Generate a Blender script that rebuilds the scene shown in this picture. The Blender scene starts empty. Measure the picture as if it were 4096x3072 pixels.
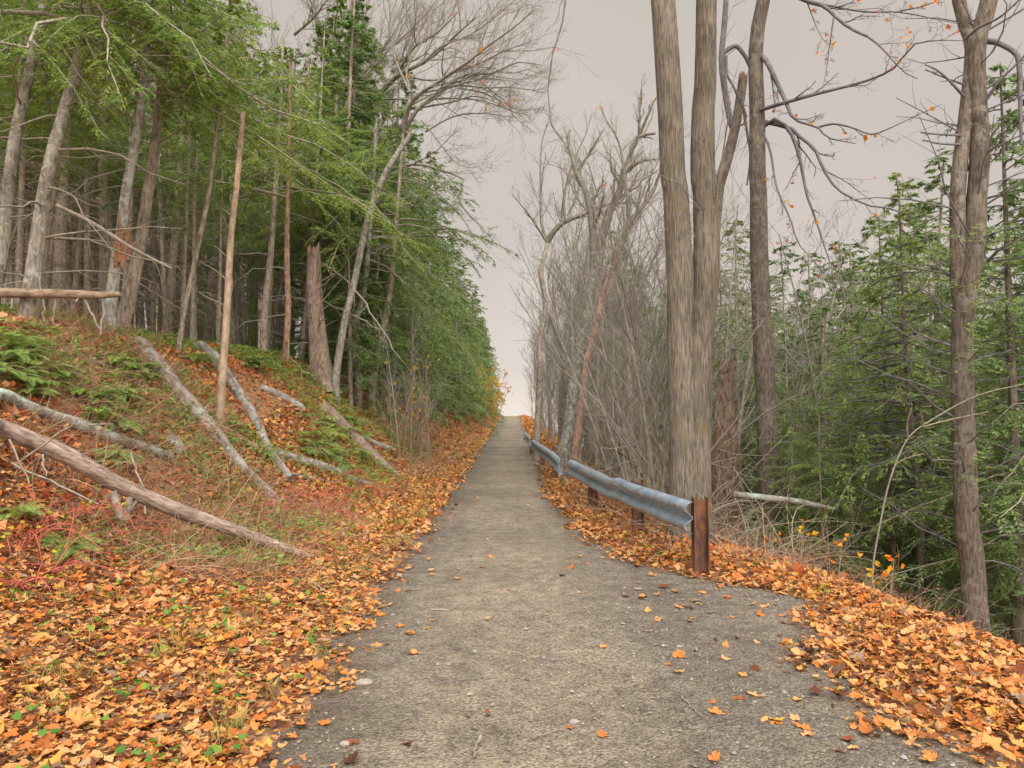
import bpy, math, random
import numpy as np

rng = np.random.default_rng(11)
random.seed(11)
sc = bpy.context.scene
COL = sc.collection
FOC = 770.0                       # focal length in pixels of a 1024 px wide frame
PITCH = math.atan(30 / FOC)
EYE = 1.6
UP = np.array([0, 0, 1.0])


# ------------------------------------------------------------------ camera maths / terrain
def ray(px, py):
    u, v = (px - 512) / FOC, (384 - py) / FOC
    c, s = math.cos(PITCH), math.sin(PITCH)
    return np.array([u, c - v * s, s + v * c])


def at(px, py, d):
    r = ray(px, py)
    return np.array([0, 0, EYE]) + r * (d / r[1])


def sp(x, w=0.3):
    return w * np.logaddexp(0, np.asarray(x, float) / w)


def sstep(a, b, x):
    t = np.clip((np.asarray(x, float) - a) / (b - a), 0, 1)
    return t * t * (3 - 2 * t)


XL_Y, XL_X = [0, 3.5, 5.3, 7.9, 10.4, 15, 19.6, 35, 75, 130], [-1.3, -1.22, -1.2, -1.36, -1.28, -1.33, -1.37, -1.5, -1.55, -1.5]
XR_Y, XR_X = [0, 3.4, 3.9, 4.4, 5.2, 6.1, 6.55, 6.8, 7.3, 7.9, 8.5, 10.4, 15, 19.6, 35, 130], [3.1, 2.6, 2.15, 1.95, 2.15, 2.5, 2.8, 2.85, 2.4, 1.78, 1.42, 1.09, .78, .95, 1.15, 1.15]
E_Y, E_X = [0, 5, 7, 10, 15, 30, 60], [3.8, 3.5, 3.3, 2.9, 2.5, 2.2, 2.2]
FT_Y, FT_X = [0, 7, 10, 12, 15, 20, 60], [2.5, 2.3, 2.0, 1.65, 1.1, .9, .7]
HS_Y, HS_X = [0, 20, 60, 100, 140], [1, 1, .62, .35, .2]


def xl(y): return np.interp(y, XL_Y, XL_X)
def xr(y): return np.interp(y, XR_Y, XR_X)


def wob(x, y):
    return (np.sin(x * 1.7 + y * .6) * np.sin(y * 1.3 - x * .5 + 1.1) * .5 + np.sin(x * 4.1 + 2) * np.sin(y * 3.7 + x) * .25
            + np.sin(x * .5 + 1) * np.sin(y * .43 + 2) * .8)


def H(x, y):
    x = np.asarray(x, float); y = np.asarray(y, float)
    z = 1.35 * sstep(28, 112, y) - .06 * sp(y - 118, 4)
    xp = np.maximum(xl(y) - x, 0)
    u = xp - np.interp(y, FT_Y, FT_X)
    bank = (sp(u, .28) - sp(u - 2.4, .35)) * 1.0 + .13 * np.minimum(sp(u - 2.4, .35), 30)
    off_l = sstep(0, 1.0, xp)
    z = z + .1 * np.minimum(xp, 4) + np.interp(y, HS_Y, HS_X) * bank + off_l * wob(x, y) * (.05 + .05 * sstep(0, 2, u))
    xq = x - np.interp(y, E_Y, E_X)
    z = z - .62 * (sp(xq, .45) - sp(xq - 9, 1.5)) - .02 * np.minimum(sp(xq - 9, 2), 60)
    off_r = sstep(0, .7, x - xr(y))
    z = z + off_r * (.07 + wob(x + 5, y) * .06 * (1 + 2 * sstep(0, 3, xq)))
    return z


def hit(px, py, dmin=2.5, dmax=160):
    r = ray(px, py)
    d = np.linspace(dmin, dmax, 6000)
    x, y, z = r[0] / r[1] * d, d, EYE + r[2] / r[1] * d
    k = np.nonzero(z <= H(x, y))[0]
    k = k[0] if len(k) else len(d) - 1
    return np.array([x[k], y[k], float(H(x[k], y[k]))])


def C(ox, oy):                                   # helper: coordinates read off a zoomed crop -> frame pixels
    return lambda *pts: [((ox + a / 2.16) / 4, (oy + b / 2.16) / 4) for a, b in pts]


C00, C10, C20, C30 = C(0, 0), C(1024, 0), C(2048, 0), C(3072, 0)
C01, C11, C21, C31 = C(0, 768), C(1024, 768), C(2048, 768), C(3072, 768)
C02, C12, C22, C32 = C(0, 1536), C(1024, 1536), C(2048, 1536), C(3072, 1536)


# ------------------------------------------------------------------ mesh helpers
def norm(a):
    return a / np.maximum(np.linalg.norm(a, axis=-1, keepdims=True), 1e-9)


class MB:
    """collects vertex and polygon arrays, then makes one mesh"""

    def __init__(self): self.v, self.f, self.n = [], [], 0

    def add(self, v, f):
        v = np.asarray(v, np.float32).reshape(-1, 3); f = np.asarray(f, np.int64)
        if len(v) == 0: return
        self.v.append(v); self.f.append(f + self.n); self.n += len(v)

    def mesh(self, name, mat, smooth=True):
        me = bpy.data.meshes.new(name)
        V = np.concatenate(self.v)
        loops = np.concatenate([f.ravel() for f in self.f])
        tot = np.concatenate([np.full(len(f), f.shape[1]) for f in self.f])
        me.vertices.add(len(V)); me.vertices.foreach_set('co', V.ravel())
        me.loops.add(len(loops)); me.loops.foreach_set('vertex_index', loops.astype(np.int32))
        me.polygons.add(len(tot))
        me.polygons.foreach_set('loop_start', (np.cumsum(tot) - tot).astype(np.int32))
        me.polygons.foreach_set('use_smooth', np.full(len(tot), smooth))
        me.update(calc_edges=True)
        if mat: me.materials.append(mat)
        return me


def tubes(mb, P, R, k=4, ridge=0.0, cap=False, flat=None):
    """P (N,n,3) centre lines, R (N,n) radii"""
    P = np.asarray(P, float); R = np.asarray(R, float)
    if P.ndim == 2: P, R = P[None], R[None]
    N, n, _ = P.shape
    if N == 0: return
    T = norm(np.gradient(P, axis=1))
    m = np.abs(norm(P[:, -1] - P[:, 0]))
    ref = np.eye(3)[np.argmin(m, axis=1)][:, None, :]
    U = norm(np.cross(T, np.broadcast_to(ref, T.shape)))
    W = np.cross(T, U)
    a = np.arange(k) * 2 * math.pi / k
    rr = R[:, :, None] * np.ones(k)
    if ridge:
        ph = rng.uniform(0, 6.28, (N, 1, 4))
        lv = np.linspace(0, 1, n)[None, :, None]
        w = (np.sin(a * 5 + ph[..., :1] + lv * 2) + np.sin(a * 9 + ph[..., 1:2] - lv * 3) + .8 * np.sin(a * 17 + ph[..., 2:3] + lv * 5))
        rr = rr * (1 + ridge * w / 2 + ridge * .6 * rng.normal(0, 1, (N, n, k)))
    V = P[:, :, None, :] + rr[..., None] * (np.cos(a)[:, None] * U[:, :, None, :] + np.sin(a)[:, None] * W[:, :, None, :])
    idx = np.arange(N * n * k).reshape(N, n, k)
    nx = np.roll(idx, -1, axis=2)
    F = np.stack([idx[:, :-1], nx[:, :-1], nx[:, 1:], idx[:, 1:]], -1).reshape(-1, 4)
    mb.add(V.reshape(-1, 3), F)
    if cap:
        for e, s in ((0, 1), (n - 1, -1)):
            c = np.concatenate([V[0, e], P[0, e:e + 1]])
            i = np.arange(k); j = (i + 1) % k
            f = np.stack([j, i, np.full(k, k)], 1) if s == 1 else np.stack([i, j, np.full(k, k)], 1)
            mb.add(c, f)


def resample(P, n, wig=0.0):
    """smooth polyline through the points P (Catmull-Rom), n samples"""
    P = np.asarray(P, float)
    if len(P) > 2:
        Q = np.concatenate([2 * P[:1] - P[1:2], P, 2 * P[-1:] - P[-2:-1]])
        out = []
        for i in range(1, len(Q) - 2):
            t = np.linspace(0, 1, 8, endpoint=False)[:, None]
            p0, p1, p2, p3 = Q[i - 1], Q[i], Q[i + 1], Q[i + 2]
            out.append(.5 * ((2 * p1) + (-p0 + p2) * t + (2 * p0 - 5 * p1 + 4 * p2 - p3) * t * t + (-p0 + 3 * p1 - 3 * p2 + p3) * t ** 3))
        P = np.concatenate(out + [P[-1:]])
    s = np.concatenate([[0], np.cumsum(np.linalg.norm(np.diff(P, axis=0), axis=1))])
    t = np.linspace(0, s[-1], n)
    O = np.stack([np.interp(t, s, P[:, i]) for i in range(3)], 1)
    if wig:
        O[1:-1] += rng.normal(0, wig, (n - 2, 3)) * [1, 1, .3]
    return O


def sample_on(P, R, b, t):
    """points, tangents, radii on polylines P[b] at fraction t"""
    n = P.shape[1]
    f = np.clip(t, 0, .9999) * (n - 1); i = f.astype(int); w = (f - i)[:, None]
    p = P[b, i] * (1 - w) + P[b, i + 1] * w
    tg = norm(P[b, i + 1] - P[b, i])
    r = R[b, i] * (1 - w[:, 0]) + R[b, i + 1] * w[:, 0]
    return p, tg, r


def spawn(P, R, per, trange=(.2, .97), ln=(.3, .6), ang=(.5, .9), lift=.15, wig=.12, n=6, rfac=.55, flatten=1.0, rmin=.0012, taper_len=.6):
    """child branches of the polylines P: per = children for each"""
    N = P.shape[0]
    L = np.linalg.norm(np.diff(P, axis=1), axis=2).sum(1)
    b = np.repeat(np.arange(N), per)
    M = len(b)
    t = trange[0] + (trange[1] - trange[0]) * ((np.tile(np.arange(per), N) + rng.uniform(0, 1, M)) / per)
    p, tg, r = sample_on(P, R, b, t)
    q = rng.normal(0, 1, (M, 3)); q[:, 2] *= flatten
    side = norm(q - (q * tg).sum(1, keepdims=True) * tg)
    a = rng.uniform(ang[0], ang[1], M)[:, None]
    d = norm(np.cos(a) * tg + np.sin(a) * side + UP * lift)
    l = L[b] * rng.uniform(ln[0], ln[1], M) * (1 - taper_len * t)
    s = np.linspace(0, 1, n)[None, :, None]
    w = np.cumsum(rng.normal(0, 1, (M, n, 3)), axis=1) * wig / math.sqrt(n)
    w[:, 0] = 0
    bend = rng.normal(0, .18, (M, 1, 3)) + UP * lift * .8
    Q = p[:, None] + l[:, None, None] * (d[:, None] * s + bend * s * s + w * s)
    r0 = np.maximum(r * rfac * rng.uniform(.7, 1.1, M), rmin)
    RR = r0[:, None] * np.linspace(1, .35, n)[None]
    return Q, RR


def diamonds(mb, p, d, nrm, l, w, fold=0.0):
    """leaf-sized four-cornered faces: base p, direction d, normal nrm, length l, width w"""
    s = norm(np.cross(d, nrm))
    l = l[:, None]; w = w[:, None]
    up = nrm * fold * w
    V = np.stack([p, p + d * l * .45 + s * w * .5 + up, p + d * l, p + d * l * .45 - s * w * .5 + up], 1)
    mb.add(V.reshape(-1, 3), np.arange(len(p) * 4).reshape(-1, 4))


# ------------------------------------------------------------------ materials
def nt(name):
    m = bpy.data.materials.new(name); m.use_nodes = True
    t = m.node_tree
    for n in list(t.nodes): t.nodes.remove(n)
    out = t.nodes.new('ShaderNodeOutputMaterial')
    b = t.nodes.new('ShaderNodeBsdfPrincipled')
    t.links.new(b.outputs[0], out.inputs[0])
    b.inputs['Roughness'].default_value = .85
    b.inputs['Specular IOR Level'].default_value = .25
    return m, t, b, out


def N(t, typ, **kw):
    n = t.nodes.new(typ)
    for k, v in kw.items():
        if k.startswith('i_'):
            key = k[2:].replace('_', ' ')
            n.inputs[int(key) if key.isdigit() else key].default_value = v
        else: setattr(n, k, v)
    return n


def ramp(t, stops, interp='LINEAR'):
    r = t.nodes.new('ShaderNodeValToRGB'); r.color_ramp.interpolation = interp
    e = r.color_ramp.elements
    while len(e) < len(stops): e.new(.5)
    for q, (p, c) in zip(e, stops): q.position = p; q.color = (*c, 1)
    return r


def coords(t, scale=(1, 1, 1)):
    tc = N(t, 'ShaderNodeTexCoord'); mp = N(t, 'ShaderNodeMapping')
    mp.inputs['Scale'].default_value = scale
    t.links.new(tc.outputs['Object'], mp.inputs[0])
    return mp.outputs[0]


def noise(t, vec, scale, detail=6, rough=.6):
    n = N(t, 'ShaderNodeTexNoise'); n.inputs['Scale'].default_value = scale
    n.inputs['Detail'].default_value = detail; n.inputs['Roughness'].default_value = rough
    t.links.new(vec, n.inputs['Vector'])
    return n.outputs['Fac']


def mixc(t, fac, a, b, mode='MIX'):
    m = t.nodes.new('ShaderNodeMix'); m.data_type = 'RGBA'; m.blend_type = mode
    for i, x in ((0, fac), (6, a), (7, b)):
        if hasattr(x, 'is_linked'): t.links.new(x, m.inputs[i])
        else: m.inputs[i].default_value = x if i == 0 else (*x, 1)
    return m.outputs[2]


def bump(t, b, h, strength, dist):
    n = N(t, 'ShaderNodeBump'); n.inputs['Strength'].default_value = strength; n.inputs['Distance'].default_value = dist
    t.links.new(h, n.inputs['Height']); t.links.new(n.outputs[0], b.inputs['Normal'])


def bark(name, dark, light, moss=None, fine=22, vert=6, bd=.02, lichen=None):
    m, t, b, o = nt(name)
    v = coords(t, (1, 1, vert / fine * 1.2))
    n1 = noise(t, v, fine, 5, .65)
    v2 = coords(t)
    n2 = noise(t, v2, 2.3, 5, .6)
    r = ramp(t, [(.36, dark), (.5, tuple((x + y) / 2 for x, y in zip(dark, light))), (.64, light)])
    t.links.new(n1, r.inputs[0])
    c = r.outputs[0]
    r2 = ramp(t, [(.3, (.62, .6, .58)), (.7, (1.25, 1.22, 1.2))]); t.links.new(n2, r2.inputs[0])
    c = mixc(t, 1.0, c, r2.outputs[0], 'MULTIPLY')
    if moss:
        r3 = ramp(t, [(.55, (0, 0, 0)), (.68, (1, 1, 1))]); t.links.new(noise(t, v2, 3.7, 6, .7), r3.inputs[0])
        c = mixc(t, r3.outputs[0], c, moss)
    if lichen:
        r4 = ramp(t, [(.52, (0, 0, 0)), (.62, (1, 1, 1))]); t.links.new(noise(t, v2, 7.5, 7, .75), r4.inputs[0])
        c = mixc(t, r4.outputs[0], c, lichen)
    oi = N(t, 'ShaderNodeObjectInfo')
    r5 = ramp(t, [(0, (.86, .85, .85)), (.5, (1, .98, .96)), (1, (1.1, 1.1, 1.1))]); t.links.new(oi.outputs['Random'], r5.inputs[0])
    c = mixc(t, 1.0, c, r5.outputs[0], 'MULTIPLY')
    t.links.new(c, b.inputs['Base Color'])
    bump(t, b, n1, .9, bd)
    return m


def leafmat(name, stops, trans=.35, rough=.6, objvar=True, interp='LINEAR'):
    m, t, b, out = nt(name)
    g = N(t, 'ShaderNodeNewGeometry')
    r = ramp(t, stops, interp); t.links.new(g.outputs['Random Per Island'], r.inputs[0])
    c = r.outputs[0]
    if objvar:
        oi = N(t, 'ShaderNodeObjectInfo')
        r5 = ramp(t, [(0, (.8, .85, .9)), (.5, (1, 1, 1)), (1, (1.25, 1.15, .9))]); t.links.new(oi.outputs['Random'], r5.inputs[0])
        c = mixc(t, 1.0, c, r5.outputs[0], 'MULTIPLY')
    b.inputs['Roughness'].default_value = rough
    t.links.new(c, b.inputs['Base Color'])
    tr = N(t, 'ShaderNodeBsdfTranslucent'); t.links.new(c, tr.inputs[0])
    mx = N(t, 'ShaderNodeMixShader'); mx.inputs[0].default_value = trans
    t.links.new(b.outputs[0], mx.inputs[1]); t.links.new(tr.outputs[0], mx.inputs[2]); t.links.new(mx.outputs[0], out.inputs[0])
    return m


def plain(name, col, rough=.8, metal=0, var=.3, scale=9):
    m, t, b, o = nt(name)
    r = ramp(t, [(.3, tuple(x * (1 - var) for x in col)), (.7, tuple(x * (1 + var) for x in col))])
    t.links.new(noise(t, coords(t), scale, 6), r.inputs[0]); t.links.new(r.outputs[0], b.inputs['Base Color'])
    b.inputs['Roughness'].default_value = rough; b.inputs['Metallic'].default_value = metal
    return m


M = {}
M['hem_bark'] = bark('hemlock bark', (.17, .150, .124), (.46, .415, .355), fine=26, bd=.015)
M['grey_bark'] = bark('grey bark', (.15, .14, .122), (.39, .37, .33), fine=30, bd=.01, lichen=(.42, .45, .41))
M['pale_bark'] = bark('pale smooth bark', (.18, .17, .155), (.42, .415, .39), fine=18, bd=.006, lichen=(.42, .48, .44))
M['tulip_bark'] = bark('furrowed bark', (.080, .072, .061), (.250, .226, .190), moss=(.15, .135, .075), fine=58, vert=4.0, bd=.03)
M['dark_bark'] = bark('dark bark', (.075, .066, .056), (.215, .185, .155), fine=40, bd=.012, lichen=(.22, .21, .19))
M['red_bark'] = bark('red brown bark', (.17, .10, .075), (.46, .32, .25), fine=22, bd=.02)
M['log_bark'] = bark('log bark', (.14, .10, .082), (.42, .34, .29), fine=42, bd=.02)
M['grey_log'] = bark('weathered log', (.13, .108, .095), (.40, .36, .325), fine=14, vert=4, bd=.02, lichen=(.36, .38, .36))
M['moss_log'] = bark('lichen covered log', (.14, .13, .11), (.36, .36, .33), fine=16, vert=6, bd=.02, lichen=(.34, .47, .42))
M['bare_wood'] = bark('bare dead wood', (.30, .225, .16), (.50, .41, .32), fine=18, bd=.004)
M['deadlog'] = bark('dead log wood', (.16, .12, .085), (.42, .33, .245), fine=20, bd=.012)
M['raw_wood'] = bark('splintered wood', (.24, .11, .065), (.46, .27, .16), fine=40, bd=.02)
M['rot_wood'] = bark('rotten wood', (.085, .06, .045), (.27, .195, .145), fine=20, bd=.03)
M['twig'] = plain('twig bark', (.225, .208, .178), var=.4)
M['twig_dark'] = plain('dark twig bark', (.15, .14, .155), var=.35)
M['twig_tan'] = plain('tan stem bark', (.30, .262, .20), var=.35)
M['deadlimb'] = plain('dead limb bark', (.27, .24, .20), var=.4, scale=14)
M['needles'] = leafmat('hemlock needles', [(0, (.115, .185, .05)), (.35, (.185, .285, .065)), (.7, (.265, .375, .08)), (1, (.39, .49, .10))], .5)
M['needles_cool'] = leafmat('blue green hemlock needles', [(0, (.115, .19, .08)), (.4, (.185, .295, .10)), (.8, (.26, .38, .12)), (1, (.36, .47, .135))], .5)
M['needles_young'] = leafmat('young hemlock needles', [(0, (.14, .215, .10)), (.4, (.22, .325, .13)), (.8, (.30, .42, .15)), (1, (.41, .51, .175))], .5)
M['fern'] = leafmat('fern green', [(0, (.12, .23, .05)), (.5, (.21, .36, .08)), (1, (.40, .47, .11))], .35)
M['litter'] = leafmat('fallen maple leaves', [(0, (.08, .036, .024)), (.11, (.19, .066, .03)), (.22, (.39, .13, .036)), (.34, (.54, .225, .07)), (.46, (.63, .36, .155)), (.57, (.60, .275, .085)), (.68, (.56, .165, .026)),
                                             (.77, (.60, .34, .145)), (.87, (.55, .33, .06)), (.94, (.38, .28, .19)), (1, (.12, .058, .034))], .18, .8, False)
M['litter_red'] = leafmat('rusty fallen leaves', [(0, (.11, .04, .025)), (.2, (.38, .10, .035)), (.42, (.60, .20, .06)), (.6, (.64, .31, .13)), (.78, (.46, .28, .16)), (.9, (.62, .17, .035)), (1, (.18, .08, .045))], .15, .8, False)
M['gold'] = leafmat('golden autumn leaves', [(0, (.62, .38, .02)), (.6, (.70, .50, .035)), (1, (.60, .27, .03))], .4, .6, False)
M['orange_leaf'] = leafmat('orange seedling leaves', [(0, (.72, .17, .02)), (.5, (.80, .28, .03)), (1, (.78, .42, .04))], .4, .6, False)
M['green_leaf'] = leafmat('green weed leaves', [(0, (.07, .19, .035)), (.6, (.15, .32, .05)), (1, (.34, .38, .05))], .35, .6, False)
M['yellow_leaf'] = leafmat('yellow green bramble leaves', [(0, (.24, .36, .03)), (.5, (.52, .50, .04)), (1, (.60, .36, .04))], .4, .6, False)
M['grass'] = leafmat('dry green grass', [(0, (.20, .26, .06)), (.5, (.34, .34, .10)), (1, (.46, .34, .14))], .3, .7, False)
M['red_stem'] = plain('red bramble canes', (.46, .12, .09), var=.3)
M['brush'] = leafmat('dry brown stems', [(0, (.22, .10, .065)), (.3, (.38, .20, .12)), (.7, (.54, .37, .24)), (.85, (.36, .27, .17)), (1, (.42, .11, .08))], .1, .8, False)
M['brush_tan'] = leafmat('dry tan and olive stems', [(0, (.20, .17, .07)), (.3, (.36, .33, .13)), (.6, (.48, .40, .22)), (.8, (.26, .34, .10)), (1, (.40, .20, .11))], .15, .8, False)
M['brush_grey'] = leafmat('grey brown brush', [(0, (.17, .145, .11)), (.5, (.31, .275, .215)), (1, (.46, .41, .33))], .05, .8, False)


def make_gravel():
    m, t, b, o = nt('gravel path')
    v = coords(t)
    big = noise(t, v, .55, 5, .6); mid = noise(t, v, 6, 6, .65); fine = noise(t, v, 70, 4, .7)
    r1 = ramp(t, [(.34, (.18, .16, .135)), (.66, (.272, .243, .20))]); t.links.new(big, r1.inputs[0])
    # compacted paler middle of the track, darker coarse margins
    sx = N(t, 'ShaderNodeSeparateXYZ'); t.links.new(v, sx.inputs[0])
    mr = N(t, 'ShaderNodeMath', operation='ABSOLUTE'); t.links.new(sx.outputs[0], mr.inputs[0])
    rr = ramp(t, [(.45, (1.12, 1.09, 1.02)), (1.0, (.84, .83, .82))]); t.links.new(mr.outputs[0], rr.inputs[0])
    c = mixc(t, 1.0, r1.outputs[0], rr.outputs[0], 'MULTIPLY')
    r2 = ramp(t, [(.3, (.66, .65, .65)), (.7, (1.3, 1.29, 1.26))]); t.links.new(mid, r2.inputs[0])
    c = mixc(t, 1.0, c, r2.outputs[0], 'MULTIPLY')
    vo = N(t, 'ShaderNodeTexVoronoi'); vo.inputs['Scale'].default_value = 75; t.links.new(v, vo.inputs['Vector'])
    bw = N(t, 'ShaderNodeRGBToBW'); t.links.new(vo.outputs['Color'], bw.inputs[0])
    r3 = ramp(t, [(.15, (.52, .51, .51)), (.5, (1, .98, .96)), (.85, (1.5, 1.48, 1.45))]); t.links.new(bw.outputs[0], r3.inputs[0])
    c = mixc(t, .8, c, r3.outputs[0], 'MULTIPLY')
    at_ = N(t, 'ShaderNodeAttribute', attribute_name='margin')
    dn = N(t, 'ShaderNodeMath', operation='MULTIPLY_ADD', i_1=.75); t.links.new(noise(t, v, 3.2, 7, .7), dn.inputs[0])
    sub = N(t, 'ShaderNodeMath', operation='SUBTRACT', i_1=.30); t.links.new(at_.outputs['Fac'], sub.inputs[0]); t.links.new(sub.outputs[0], dn.inputs[2])
    re_ = ramp(t, [(.05, (.9, .9, .9)), (.46, (0, 0, 0))]); t.links.new(dn.outputs[0], re_.inputs[0])
    soil = ramp(t, [(.35, (.075, .055, .04)), (.6, (.17, .115, .075)), (.75, (.27, .15, .075))]); t.links.new(noise(t, v, 38, 5, .75), soil.inputs[0])
    c = mixc(t, re_.outputs[0], c, soil.outputs[0])
    # damp darker streaks along the track
    v3 = coords(t, (1.6, .28, 1)); rd = ramp(t, [(.42, (1, 1, 1)), (.66, (.88, .87, .85))]); t.links.new(noise(t, v3, 1.7, 5, .6), rd.inputs[0])
    c = mixc(t, 1.0, c, rd.outputs[0], 'MULTIPLY')
    t.links.new(c, b.inputs['Base Color'])
    ad = N(t, 'ShaderNodeMath', operation='SUBTRACT'); t.links.new(fine, ad.inputs[0]); t.links.new(vo.outputs['Distance'], ad.inputs[1])
    vo2 = N(t, 'ShaderNodeTexVoronoi'); vo2.inputs['Scale'].default_value = 34; t.links.new(v, vo2.inputs['Vector'])
    ad2 = N(t, 'ShaderNodeMath', operation='SUBTRACT'); t.links.new(ad.outputs[0], ad2.inputs[0]); t.links.new(vo2.outputs['Distance'], ad2.inputs[1])
    bump(t, b, ad2.outputs[0], 1.0, .013)
    return m


def make_ground():
    m, t, b, o = nt('leaf strewn soil')
    v = coords(t)
    vo = N(t, 'ShaderNodeTexVoronoi'); vo.inputs['Scale'].default_value = 22; t.links.new(v, vo.inputs['Vector'])
    bw = N(t, 'ShaderNodeSeparateColor'); t.links.new(vo.outputs['Color'], bw.inputs[0])
    r = ramp(t, [(0, (.085, .04, .025)), (.25, (.24, .09, .038)), (.5, (.40, .175, .07)), (.75, (.44, .26, .13)), (1, (.19, .125, .07))])
    t.links.new(bw.outputs[0], r.inputs[0])
    r2 = ramp(t, [(.40, (.20, .15, .10)), (.6, (.36, .18, .085))]); t.links.new(noise(t, v, .6, 6), r2.inputs[0])
    rf = ramp(t, [(.42, (.15, .15, .15)), (.58, (.9, .9, .9))]); t.links.new(noise(t, v, 1.6, 5), rf.inputs[0])
    c = mixc(t, rf.outputs[0], r2.outputs[0], r.outputs[0])
    t.links.new(c, b.inputs['Base Color'])
    bump(t, b, noise(t, v, 24, 6, .7), .8, .04)
    return m


M['gravel'] = make_gravel(); M['ground'] = make_ground()


def make_steel():
    m, t, b, o = nt('weathered galvanised steel')
    v = coords(t)
    r = ramp(t, [(.3, (.23, .30, .38)), (.55, (.37, .46, .56)), (.75, (.50, .58, .66))]); t.links.new(noise(t, v, 5, 7, .65), r.inputs[0])
    rr = ramp(t, [(.56, (0, 0, 0)), (.70, (1, 1, 1))]); t.links.new(noise(t, v, 3.3, 7, .7), rr.inputs[0])
    c = mixc(t, rr.outputs[0], r.outputs[0], (.26, .21, .18))
    t.links.new(c, b.inputs['Base Color'])
    b.inputs['Metallic'].default_value = .55; b.inputs['Roughness'].default_value = .42
    return m


def make_rust():
    m, t, b, o = nt('rusted steel')
    v = coords(t, (1, 1, .5))
    r = ramp(t, [(.3, (.045, .03, .026)), (.45, (.11, .055, .04)), (.58, (.22, .10, .05)), (.68, (.13, .07, .05)), (.78, (.34, .27, .21))]); t.links.new(noise(t, v, 8, 8, .7), r.inputs[0])
    t.links.new(r.outputs[0], b.inputs['Base Color']); b.inputs['Roughness'].default_value = .8
    bump(t, b, noise(t, coords(t), 60, 4), .4, .004)
    return m


M['steel'] = make_steel(); M['rust'] = make_rust()
M['stone'] = plain('trail stone', (.30, .265, .235), var=.3, scale=40)
M['pebble'] = leafmat('loose gravel', [(0, (.10, .09, .08)), (.4, (.19, .17, .145)), (.8, (.27, .235, .19)), (.95, (.28, .29, .30)), (1, (.33, .27, .19))], 0, .85, False)


# ------------------------------------------------------------------ objects
def tag(o, label=None, cat=None, group=None, kind=None):
    if label: o['label'] = label
    if cat: o['category'] = cat
    if group: o['group'] = group
    if kind: o['kind'] = kind
    return o


def obj(name, me, parent=None, loc=(0, 0, 0)):
    o = bpy.data.objects.new(name, me); COL.objects.link(o)
    o.location = loc
    if parent: o.parent = parent
    return o


def thing(name, label, cat, loc=(0, 0, 0), group=None, rz=0, scale=1):
    o = bpy.data.objects.new(name, None); COL.objects.link(o)
    o.location = loc; o.rotation_euler = (0, 0, rz); o.scale = (scale,) * 3 if np.isscalar(scale) else scale
    o.empty_display_size = .3
    return tag(o, label, cat, group)


def dup(root, label, group, loc, rz=0, scale=1, tilt=(0, 0)):
    r = root.copy(); COL.objects.link(r)
    r.location = loc; r.rotation_euler = (tilt[0], tilt[1], rz); r.scale = (scale,) * 3 if np.isscalar(scale) else scale
    r['label'] = label
    if group: r['group'] = group
    for ch in root.children:
        c = ch.copy(); COL.objects.link(c); c.parent = r
    return r


class Proto:
    """first call places the prototype itself, later calls copy it"""

    def __init__(self, root): self.root, self.used = root, False

    def put(self, label, group, loc, rz=0, scale=1, tilt=(0, 0)):
        if self.used: return dup(self.root, label, group, loc, rz, scale, tilt)
        self.used = True
        r = self.root
        r.location = loc; r.rotation_euler = (tilt[0], tilt[1], rz); r.scale = (scale,) * 3 if np.isscalar(scale) else scale
        r['label'] = label
        if group: r['group'] = group
        return r


# ---- the setting: ground and trail
def build_ground():
    xs = np.sinh(np.linspace(-5.6, 5.6, 420)) * 3.0
    ys = np.concatenate([[-120, -60, -30, -15, -8, -4], np.linspace(-2, 14, 150), 14 + np.cumsum(np.geomspace(.11, 9, 150))])
    X, Y = np.meshgrid(xs, ys)
    Z = H(X, Y)
    inside = sstep(0, .25, X - xl(Y)) * sstep(0, .25, xr(Y) - X)
    Z = Z - .035 * inside * (1 + 2 * sstep(15, 60, Y)) + .012 * wob(X * 5, Y * 5) * (1 - inside)
    V = np.stack([X, Y, Z], -1).reshape(-1, 3)
    i = np.arange(len(V)).reshape(len(ys), len(xs))
    F = np.stack([i[:-1, :-1], i[:-1, 1:], i[1:, 1:], i[1:, :-1]], -1).reshape(-1, 4)
    mb = MB(); mb.add(V, F)
    tag(obj('ground', mb.mesh('ground', M['ground'])), kind='structure')
    ys = np.concatenate([np.linspace(-3, 14, 190), 14 + np.cumsum(np.geomspace(.09, 2.4, 130))])
    ys = ys[ys < 128]
    s = np.linspace(-.04, 1.04, 40)
    Y, S = np.meshgrid(ys, s, indexing='ij')
    jl = .05 * np.sin(Y * 3.1) + .04 * np.sin(Y * 7.7 + 1) + .03 * np.sin(Y * 17)
    jr = .05 * np.sin(Y * 2.7 + 2) + .04 * np.sin(Y * 8.3) + .03 * np.sin(Y * 15)
    a, b = xl(Y) + jl, xr(Y) + jr
    X = a + (b - a) * S
    Z = H(X, Y) + .004 + .012 * np.sin(X * 2.3 + 1) * np.sin(Y * .9) + .006 * np.sin(X * 7 + Y * 3)
    edge = np.minimum(S + .04, 1.04 - S)
    Z -= .05 * (1 - sstep(0, .09, edge))
    V = np.stack([X, Y, Z], -1).reshape(-1, 3)
    i = np.arange(len(V)).reshape(len(ys), len(s))
    F = np.stack([i[:-1, :-1], i[:-1, 1:], i[1:, 1:], i[1:, :-1]], -1).reshape(-1, 4)
    mb = MB(); mb.add(V, F)
    me = mb.mesh('path', M['gravel'])
    at_ = me.attributes.new('margin', 'FLOAT', 'POINT')                       # metres to the nearer edge of the gravel
    at_.data.foreach_set('value', np.minimum(X - a, b - X).astype(np.float32).ravel())
    tag(obj('path', me), kind='structure')


build_ground()

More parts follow.
